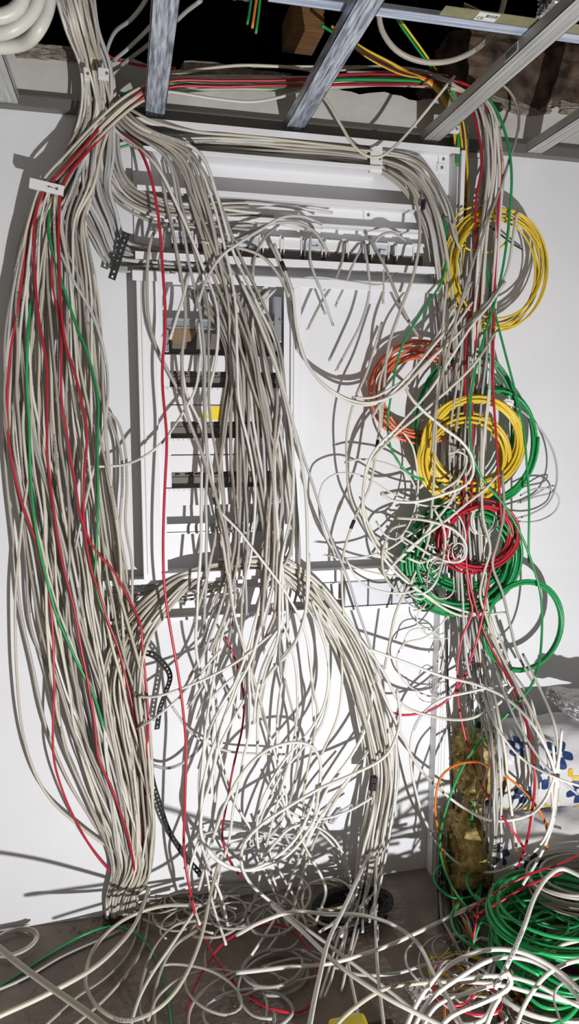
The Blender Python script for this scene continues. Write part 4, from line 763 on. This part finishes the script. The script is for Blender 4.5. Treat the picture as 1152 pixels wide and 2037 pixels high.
('w', 5.2, 'printed white cable dropping vertically from the arc to the bottom', "748,1700,13 747,1790,f14 748,1850,f12 750,1930,f10 765,2050,f8"),
('w', 4.8, 'white cable slipping down left of the yellow case', "690,1900,f9 700,1960,f8 720,2050,f7"),
('w', 6.4, 'thick white loop at the bottom right, outermost and highest', "800,2060,f12 845,1970,f16 900,1915,f20 970,1890,f24 1040,1895,f26 1110,1930,f26 1170,1985,f26"),
('w', 6.2, 'thick white loop at the bottom right, just inside the outermost', "815,2060,f10 855,1990,f14 920,1940,f18 990,1905,f20 1060,1912,f21 1120,1950,f22 1170,2010,f22"),
('w', 6.2, 'thick white cable of the bottom right loops with a hooked end', "860,2060,f12 900,2020,f16 960,1995,f20 1000,1975,f22 1018,1955,f24 1010,1935,f26 995,1945,f26"),
('w', 6.2, 'thick white cable rising to the hooked end from the bottom edge', "960,2060,f12 985,2000,f16 1010,1965,f18 1015,1940,f22"),
('w', 6.6, 'long thick near white cable standing up from the hook to the right edge', "985,1965,f20 1010,1920,f26 1040,1850,f30 1065,1780,f32 1090,1742,f33 1120,1727,f33 1170,1750,f33"),
('w', 6.0, 'thick white cable rising right from the bottom edge to the right edge', "1020,2060,f14 1050,1990,f20 1085,1940,f24 1120,1918,f26 1170,1905,f26"),
('w', 5.6, 'white cable running level across the left of the bottom right loops', "870,1955,f10 930,1945,f14 1000,1942,f16 1060,1955,f17 1120,1985,f17 1170,2010,f17"),
('w', 5.6, 'white cable crossing low under the bottom right loops', "830,2060,f8 870,2000,f10 930,1975,f12 990,1960,f14 1060,1975,f14 1170,2000,f14"),
('w', 5.6, 'white cable curling out under the loops to the bottom edge left of them', "875,1955,f8 895,2000,f10 915,2035,f10 960,2030,f12 985,1990,f14"),
('w', 3.0, 'thin white wire hooked near the right edge of the bottom loops', "1150,1945,f22 1115,1960,f22 1103,1985,f22 1112,2020,f22 1125,2060,f22"),
('w', 5.6, 'white cable half hidden by the green pile near the right edge', "1095,1895,f20 1120,1880,f22 1170,1868,f22"),
]
ENDS = {'frayed': 'b', 'cut': 'e', 'black tip': 'E', 'open': 'e', 'free end': 'e', 'printed grey cable end': 'E', 'sticking out': 'e', 'end ': 'e'}
NM = {'r': 'red_cable', 'n': 'green_cable', 'O': 'orange_cable', 'k': 'black_cable', 'y': 'yellow_cable'}
made = {}
for col, r, lab, s in TR:
    fl_ = 'b' if 'frayed' in lab else ('E' if ('black tip' in lab or 'black sleeve' in lab) else ('e' if any(w in lab for w in ('cut end', ' end ', 'open end', 'open-ended', 'cut tip')) else ''))
    o, p = cable(col, r / 1000, path(s), lab, None, NM.get(col, 'data_cable'), .0012, 8, fl_)
    made[lab] = (o, p, r / 1000)
def sleeve(lab, t0, t1, mt='black', k=1.35, name='tape_wrap'):
    o, p, r = made[lab]; n = len(p); a, b = int(n * t0), max(int(n * t0) + 3, int(n * t1))
    tube(name, p[a:b], r * k, M_[mt], o, 8)
for l in list(made):
    if 'black-taped joint' in l: sleeve(l, .045, .075)
    if 'crossing the lower cabinet' in l: sleeve(l, .33, .345)
    if 'black bands' in l: sleeve(l, .33, .345); sleeve(l, .62, .64)
# ------------------------------------------------------------------ random tangles (each its own cable)
def tangle(n, box, d, cols, r, label, seed, size=(.05, .12), floor=False, name='data_cable', turns=(.6, 1.5), asp=1.0):
    rr = random.Random(seed)
    for k in range(n):
        cx = rr.uniform(box[0], box[2]); cy = rr.uniform(box[1], box[3]); a = rr.uniform(0, 6.28); T_ = rr.uniform(*turns) * 6.28
        q = F(cx, cy, d[0] / 100) if floor else P(cx, cy, rr.uniform(*d) / 100); s = rr.uniform(*size); el = rr.uniform(.5, 1); dr = np.array([rr.uniform(-1, 1), 0, rr.uniform(-1, 1) * asp]) * s * 1.1
        th = rr.uniform(0, 3.14); N = 3 + int(T_ * 1.5); sg = rr.choice((-1, 1)); pts = []
        h0, h1 = rr.uniform(*d), rr.uniform(*d)
        for i in range(N):
            t = i / (N - 1); an = a + sg * T_ * t; e1 = math.cos(an) * s; e2 = math.sin(an) * s * el
            x_, z_ = e1 * math.cos(th) - e2 * math.sin(th), e1 * math.sin(th) + e2 * math.cos(th)
            if floor: pts.append(q + np.array([x_ + dr[0] * t, z_ + dr[2] * t, (h0 + (h1 - h0) * t) / 100 * .8 + rr.uniform(0, .01)]))
            else: pts.append(q + np.array([x_ + dr[0] * t, rr.uniform(-.012, .012), z_ + dr[2] * t]))
        pts = [np.array([p_[0], min(p_[1], -.008), max(p_[2], .006)]) for p_ in pts]
        col = rr.choice(cols)
        lab = label.replace('#', {'w': 'white', 'c': 'cream', 'g': 'light grey', 'b': 'beige'}.get(col, ''))
        cable(col, r * rr.uniform(.8, 1.15), pts, lab, lab, name, .0015, 6)
tangle(6, (810, 1050, 920, 1200), (12, 21), 'wcwb', .0030, 'thin # cable knotted over the left of the big green coil', 31, (.03, .07), name='thin_wire')
tangle(9, (780, 960, 900, 1170), (9, 20), 'wwc', .0040, '# cable looping over the left of the red and green coils', 32, (.08, .16), turns=(.3, .7))
tangle(10, (400, 1800, 660, 1900), (.6, 12), 'wbcb', .0046, '# cable curled over the floor in the middle tangle', 35, (.06, .14), True)
tangle(7, (440, 1900, 640, 2020), (.6, 4), 'bbg', .0044, '# cable lying flat on the floor inside the middle tangle', 36, (.08, .16), True)
tangle(9, (300, 1780, 420, 1850), (.6, 5), 'bbc', .0042, '# cable lying on the floor just right of the hole', 37, (.06, .12), True)
tangle(12, (880, 1880, 980, 2010), (1, 10), 'ccbw', .0042, '# cable between the floor pile and the bottom right loops', 38, (.06, .12), True)
tangle(12, (960, 1800, 1150, 2000), (6, 16), 'n', .0050, 'green cable lying loose across the floor pile', 39, (.08, .18), True, 'green_cable')
tangle(2, (900, 1900, 1000, 2020), (2, 10), 'r', .0042, 'red cable piece among the bottom right loops', 40, (.06, .10), True, 'red_cable')
tangle(2, (890, 1930, 980, 2030), (1, 6), 'y', .0042, 'yellow cable piece among the bottom right loops', 41, (.06, .10), True, 'yellow_cable')
tangle(5, (820, 1240, 930, 1400), (5, 9), 'gw', .0018, 'hair-thin # wire at the column foot', 42, (.02, .06), name='thin_wire')
tangle(8, (840, 1060, 960, 1210), (9, 14), 'v', .0040, 'dark green cable end tangled in the big green coil', 43, (.03, .07), name='green_cable')
# cables in the ceiling cavity
cav = [("205,130,10 225,70,20 260,40,30 300,-20,42", 'leftmost'), ("225,120,10 260,90,18 300,50,28 350,-10,42", 'second'), ("240,130,8 280,100,16 330,60,26 400,0,40", 'third')]
for s, w in cav: cable('g', .0055, path(s), 'light cable rising right from the clips into the cavity, %s of three' % w, None)
cable('b', .0075, path("735,-60,48 752,20,46 760,60,45 790,100,45 850,124,45 910,118,45 960,90,45 990,50,45 1005,0,45 1010,-60,46"), 'thick grey-white hose hanging in a wide loop over the top right rail', None, 'hose')
prop(C.objects[-1], cat='hose')
for i, (s, w) in enumerate((("-40,95,60 40,88,60 75,60,60 95,15,60 100,-40,60", 'lowest and outermost'), ("-40,70,64 20,60,64 55,35,64 75,0,64 80,-40,64", 'middle'), ("-40,35,68 10,30,68 35,15,68 50,-20,68", 'innermost'))):
    p = crom(path(s), .01); prop(tube('hose', p, .0145, M_['hose'], ns=12), 'pale pvc hose loop in the top left corner, %s' % w, 'hose')
# ------------------------------------------------------------------ perforated straps
def strap(name, pts, w, lab, nrm=None, thick=.0015):
    p = crom(pts, .004 if len(pts) < 30 else .006); s = np.concatenate([[0], np.cumsum(np.linalg.norm(np.diff(p, axis=0), axis=1))]); L_ = s[-1]
    n = max(4, int(L_ / .015)); u = np.linspace(0, L_, n * 4 + 1); q = np.column_stack([np.interp(u, s, p[:, i]) for i in range(3)])
    T = np.gradient(q, axis=0); T /= np.linalg.norm(T, axis=1)[:, None]; nn = np.array(nrm if nrm is not None else (0, -1, 0), float)
    W = np.cross(T, nn); W /= np.maximum(.2, np.linalg.norm(W, axis=1))[:, None]
    vs = []; fs = []; prev = None
    for c in range(n):
        g = lambda k, v: q[c*4 + k] + W[c*4 + k] * v * w / 2
        b = len(vs)
        vs += [g(0, -1), g(0, 1), g(4, 1), g(4, -1), g(1, -.1), g(1, .1), g(2, .30), g(3, .1), g(3, -.1), g(2, -.30)]
        fs += [(b, b+4, b+5, b+1), (b+1, b+5, b+6, b+2) , (b+6, b+7, b+2), (b+2, b+7, b+8, b+3), (b+3, b+8, b+9), (b, b+3, b+9, b+4)]
    o = raw(name, vs, fs, M_['black']); m_ = o.modifiers.new('s', 'SOLIDIFY'); m_.thickness = thick
    return prop(o, lab, 'strap')
strap('perforated_strap', path("252,462,12 246,480,12.5 238,505,12 230,530,11 222,555,10"), .022, 'black perforated strap wrapped over the bundle at upper left')
strap('perforated_strap', path("272,1298,12 300,1300,12 325,1320,11 338,1345,9 330,1375,7 318,1410,5 312,1450,5"), .020, 'black perforated strap bent against the wall below the trunking', (.5, -.8, 0))
strap('perforated_strap', path("298,1520,6 306,1560,6 318,1600,6 335,1650,6 362,1695,7 400,1740,8"), .018, 'black perforated strap trailing down beside the left bundle foot', (.6, -.7, 0))
def ring(cx, cy, h, rx_, ry_, n, seed):
    rr = random.Random(seed); q = F(cx, cy, h); out = []
    for i in range(int(n * 14)):
        a = i / 14 * 6.283; k = 1 + .10 * math.sin(a * .37 + seed) + rr.uniform(-.01, .01)
        out.append(q + np.array([rx_ * k * math.cos(a), min(ry_ * k * math.sin(a), -q[1] - .012), .01 * math.sin(a * .7) + rr.uniform(-.003, .003)]))
    return out
strap('strap_coil', ring(700, 1800, .05, .125, .085, 4, 3), .018, 'black perforated strap coil lying on the floor behind the bright cables', (0, -.35, 1))
strap('strap_coil', ring(700, 1815, .022, .11, .085, 3, 8), .018, 'black perforated strap coil bottom turns flat on the floor', (0, -.2, 1))
# connectors
def conn(px_, py_, d, sx, sz, mt, lab, rot=0, name='connector'):
    mb = MB().box(-sx/2, sx/2, -.008, .008, -sz/2, sz/2).box(-sx*.35, sx*.35, -.012, -.008, -sz*.4, sz*.1).box(-sx*.6, -sx*.5, -.004, .004, -sz*.3, sz*.3).box(sx*.5, sx*.62, -.004, .004, -sz*.3, sz*.3)
    o = mb.build(name, M_[mt], None, .002); o.location = P(px_, py_, d); o.rotation_euler = (0, rot, 0); return prop(o, lab, 'connector')
conn(1011, 800, .13, .032, .020, 'plastic', 'small white cable connector right of the thick yellow coil', .2)
conn(742, 1558, .155, .022, .048, 'black', 'black plug connector hanging among the right arc cables', .15)
conn(666, 1622, .12, .055, .020, 'tape', 'grey taped joint between cables low on the wall', -.9)
conn(842, 407, .12, .010, .030, 'black', 'black taped joint on the channel bundle at its bend', .1, 'taped_joint')
# ------------------------------------------------------------------ insulation rolls
def roll(name, c, rad, x_a, x_b, ang, lab, seed, prints):
    root = empty(name, (c[0], c[1], c[2] - rad), label=lab, cat='insulation roll')
    rr = np.random.RandomState(seed); ph = rr.uniform(0, 6, 8)
    ca, sa = math.cos(ang), math.sin(ang)
    def pt(u, th, k=1.0):
        rd = rad * k * (1 + .03 * math.sin(3*th + ph[0] + u*9) + .02 * math.sin(7*th + ph[1] - u*22) + .012 * math.sin(13*th + u*40 + ph[2]) - (.07 * math.exp(-((u - x_a) / .03) ** 2)))
        y, z = rd * math.cos(th), rd * math.sin(th)
        return (c[0] + u * ca - y * sa * 0, c[1] + y + u * sa, c[2] + z - u * .0)
    def surf(xa_, xb_, k, mt, nm, capped, jag=0):
        vs = []; nu, nt_ = 60, 96
        for i in range(nu + 1):
            for j in range(nt_):
                u = xa_ + (xb_ - xa_) * i / nu
                if i == 0 and jag: u += rr.uniform(-jag, jag)
                q = pt(u, 6.28318 * j / nt_, k)
                if jag: q = tuple(a + rr.uniform(-jag, jag) * .5 for a in q)
                vs.append(q)
        fs = [(i*nt_+j, (i+1)*nt_+j, (i+1)*nt_+(j+1) % nt_, i*nt_+(j+1) % nt_) for i in range(nu) for j in range(nt_)]
        if capped:
            b = len(vs); rings = 8
            for q_ in range(1, rings + 1):
                for j in range(nt_):
                    w = pt(xa_, 6.28318 * j / nt_, k * (1 - q_ / rings * .98)); vs.append((w[0] + .012 * math.sin(q_ * 2.2) + rr.uniform(-.006, .006), w[1], w[2]))
            for q_ in range(rings):
                s0 = 0 if q_ == 0 else b + (q_ - 1) * nt_; s1 = b + q_ * nt_
                fs += [(s0 + j, s0 + (j+1) % nt_, s1 + (j+1) % nt_, s1 + j) for j in range(nt_)]
        o = raw(nm, vs, fs, mt, None, True); return kid(o, root)
    surf(x_a - .075, x_b, .80, M_['wool'], 'wool_filling', True, .007)
    film = surf(x_a, x_b, 1.0, M_['film'], 'plastic_film', False)
    # printed flowers: blue petals round a blank centre; loose ochre arcs
    def blob(u0, t0, su, st, col, nm, rot=0):
        vs = []; n = 14
        for k_ in range(n):
            a = 6.283 * k_ / n; e = (abs(math.cos(a)) ** .6 * (1 if math.cos(a) > 0 else -1), abs(math.sin(a)) ** .6 * (1 if math.sin(a) > 0 else -1))
            du = e[0] * su * math.cos(rot) - e[1] * st * math.sin(rot); dt = e[0] * su * math.sin(rot) + e[1] * st * math.cos(rot)
            vs.append(pt(u0 + du, t0 + dt / rad, 1.010))
        vs.append(pt(u0, t0, 1.012))
        o = raw(nm, vs, [(k_, (k_ + 1) % n, n) for k_ in range(n)], M_[col]); kid(o, root)
    for (u, th, kind, sc_) in prints:
        if kind == 'F':
            for k_ in range(5):
                a = 6.283 * k_ / 5 + u * 20; blob(u + .026 * sc_ * math.cos(a), th + .026 * sc_ * math.sin(a) / rad, .016 * sc_, .012 * sc_, 'blue', 'printed_petal', a)
        else:
            for k_ in range(3):
                a = 6.283 * k_ / 4 + u * 13; blob(u + .020 * sc_ * math.cos(a), th + .020 * sc_ * math.sin(a) / rad, .015 * sc_, .009 * sc_, 'ochre', 'printed_arc', a + 1.57)
    return root
c1 = P(1095, 1510, .18); c2 = P(1085, 1680, .18)
xa1 = P(1020, 1515, .33)[0] - c1[0]; xa2 = P(990, 1690, .33)[0] - c2[0]
F_ = 'F'; A_ = 'A'
roll('insulation_roll', c1, .155, xa1, .62, -.10, 'upper glass wool roll in white film printed with dark blue flowers and ochre arcs', 2,
     [(xa1+.06, 3.45, F_, 1), (xa1+.13, 3.0, F_, 1.15), (xa1+.05, 2.35, F_, .9), (xa1+.19, 2.55, F_, 1.2), (xa1+.09, 4.05, A_, 1.1), (xa1+.17, 3.75, A_, 1), (xa1+.02, 4.1, A_, .8), (xa1+.22, 4.3, F_, 1.1), (xa1+.12, 4.55, F_, .9), (xa1+.26, 3.4, F_, 1.2), (xa1+.3, 4.0, A_, 1), (xa1 + .24, 2.95, A_, 1)])
roll('insulation_roll', (c2[0], c2[1], .165), .16, xa2, .66, -.08, 'lower glass wool roll standing in shade beneath the printed upper one', 5,
     [(xa2+.05, 3.3, A_, 1), (xa2+.14, 3.0, F_, 1.1), (xa2+.20, 3.7, F_, 1.1), (xa2+.1, 4.0, F_, 1), (xa2+.02, 2.7, F_, .9), (xa2+.28, 3.2, A_, 1)])
rock('wool_tuft', *(lambda q: (q[0]-.04, q[0]+.04, q[1]-.02, q[1]+.05, q[2]-.045, q[2]+.045))(P(938, 1645, .17)), M_['wool'], .02, 21, 9, 'torn yellow glass wool tuft beside the lower roll at the duct', 'insulation')
q = P(1140, 1405, .22)
rock('packing_bag', q[0]-.05, q[0]+.25, q[1]-.1, q[1]+.1, q[2]-.02, q[2]+.045, M_['film'], .02, 23, 12, 'small white plastic bag on top of the rolls at the right edge', 'bag')
# ------------------------------------------------------------------ yellow case, foil scraps, crumbs
q = F(700, 2030, .10); tc_ = empty('tool_case', (q[0], q[1], 0), label='yellow plastic tool case with black base at the bottom edge', cat='tool case')
part('base', MB().box(q[0]-.07, q[0]+.13, q[1]-.12, q[1]+.04, 0, .05), M_['black'], tc_, .01)
part('lid', MB().box(q[0]-.065, q[0]+.04, q[1]-.11, q[1]+.015, .05, .11).box(q[0]-.05, q[0]+.045, q[1]-.095, q[1]+.02, .05, .09), M_['case'], tc_, .012)
part('latch', MB().box(q[0]-.01, q[0]+.03, q[1]+.012, q[1]+.03, .07, .095), M_['plastic'], tc_, .003)
part('grip', MB().box(q[0]-.03, q[0]+.015, q[1]-.07, q[1]-.03, .11, .122), M_['case'], tc_, .004)
q = F(840, 1975, .01)
rock('foil_scrap', q[0]-.04, q[0]+.04, q[1]-.03, q[1]+.03, .004, .02, M_['foil'], .012, 31, 8, 'crumpled shiny foil scrap on the floor left of the loops', 'foil')
for i, (x, y, w) in enumerate(((455, 3, 'left of centre'), (1130, 50, 'at the top right corner'))):
    q = F(x, y, 2.78); rock('foil_duct', q[0]-.07, q[0]+.06, q[1]-.03, q[1]+.06, 2.83, 2.88, M_['foil'], .012, 41 + i, 12, 'glossy crumpled foil wrapping in the ceiling cavity %s' % w, 'foil')
import bmesh
vs = []; fs = []
for k in range(420):
    if k < 120: x, y = R.gauss(-.10, .07), R.uniform(-.09, -.01)
    else: x, y = R.uniform(-.4, 1.6), R.uniform(-.9, -.02)
    s = R.uniform(.0008, .0032) if k > 60 else R.uniform(.002, .006); b = len(vs); z = s * .6 + .0003
    vs += [(x + s*R.uniform(.6,1.2), y, z), (x, y + s, z), (x - s, y, z*R.uniform(.6, 1)), (x, y - s*R.uniform(.6,1.3), z), (x, y, z + s), (x, y, .0)]
    fs += [(b, b+1, b+4), (b+1, b+2, b+4), (b+2, b+3, b+4), (b+3, b, b+4), (b+1, b, b+5), (b+2, b+1, b+5), (b+3, b+2, b+5), (b, b+3, b+5)]
prop(raw('plaster_crumbs', vs, fs, M_['rubble']), 'plaster crumbs scattered over the brown floor', 'crumbs', None, 'stuff')
q = F(235, 1793, 0)
o = rock('floor_hole_edge', q[0]-.05, q[0]+.07, -.06, -.004, -.01, .008, M_['masonry'], .008, 51, 10, kind='structure')
# ------------------------------------------------------------------ light: one work lamp low at the right, in front of the wall
ld = bpy.data.lights.new('work_lamp', 'SPOT'); ld.energy = 415; ld.shadow_soft_size = .022; ld.color = (1, .995, 1); ld.spot_size = math.radians(120); ld.spot_blend = 1.0
lo_ = bpy.data.objects.new('work_lamp', ld); C.objects.link(lo_); lo_.location = (1.0, -2.85, .13)
lo_.rotation_euler = (Vector((.1, 0, 1.5)) - Vector(lo_.location)).to_track_quat('-Z', 'Y').to_euler()
w = bpy.data.worlds.new('room_light'); sc.world = w; w.use_nodes = True
w.node_tree.nodes['Background'].inputs[0].default_value = (1.0, .91, .82, 1); w.node_tree.nodes['Background'].inputs[1].default_value = .24
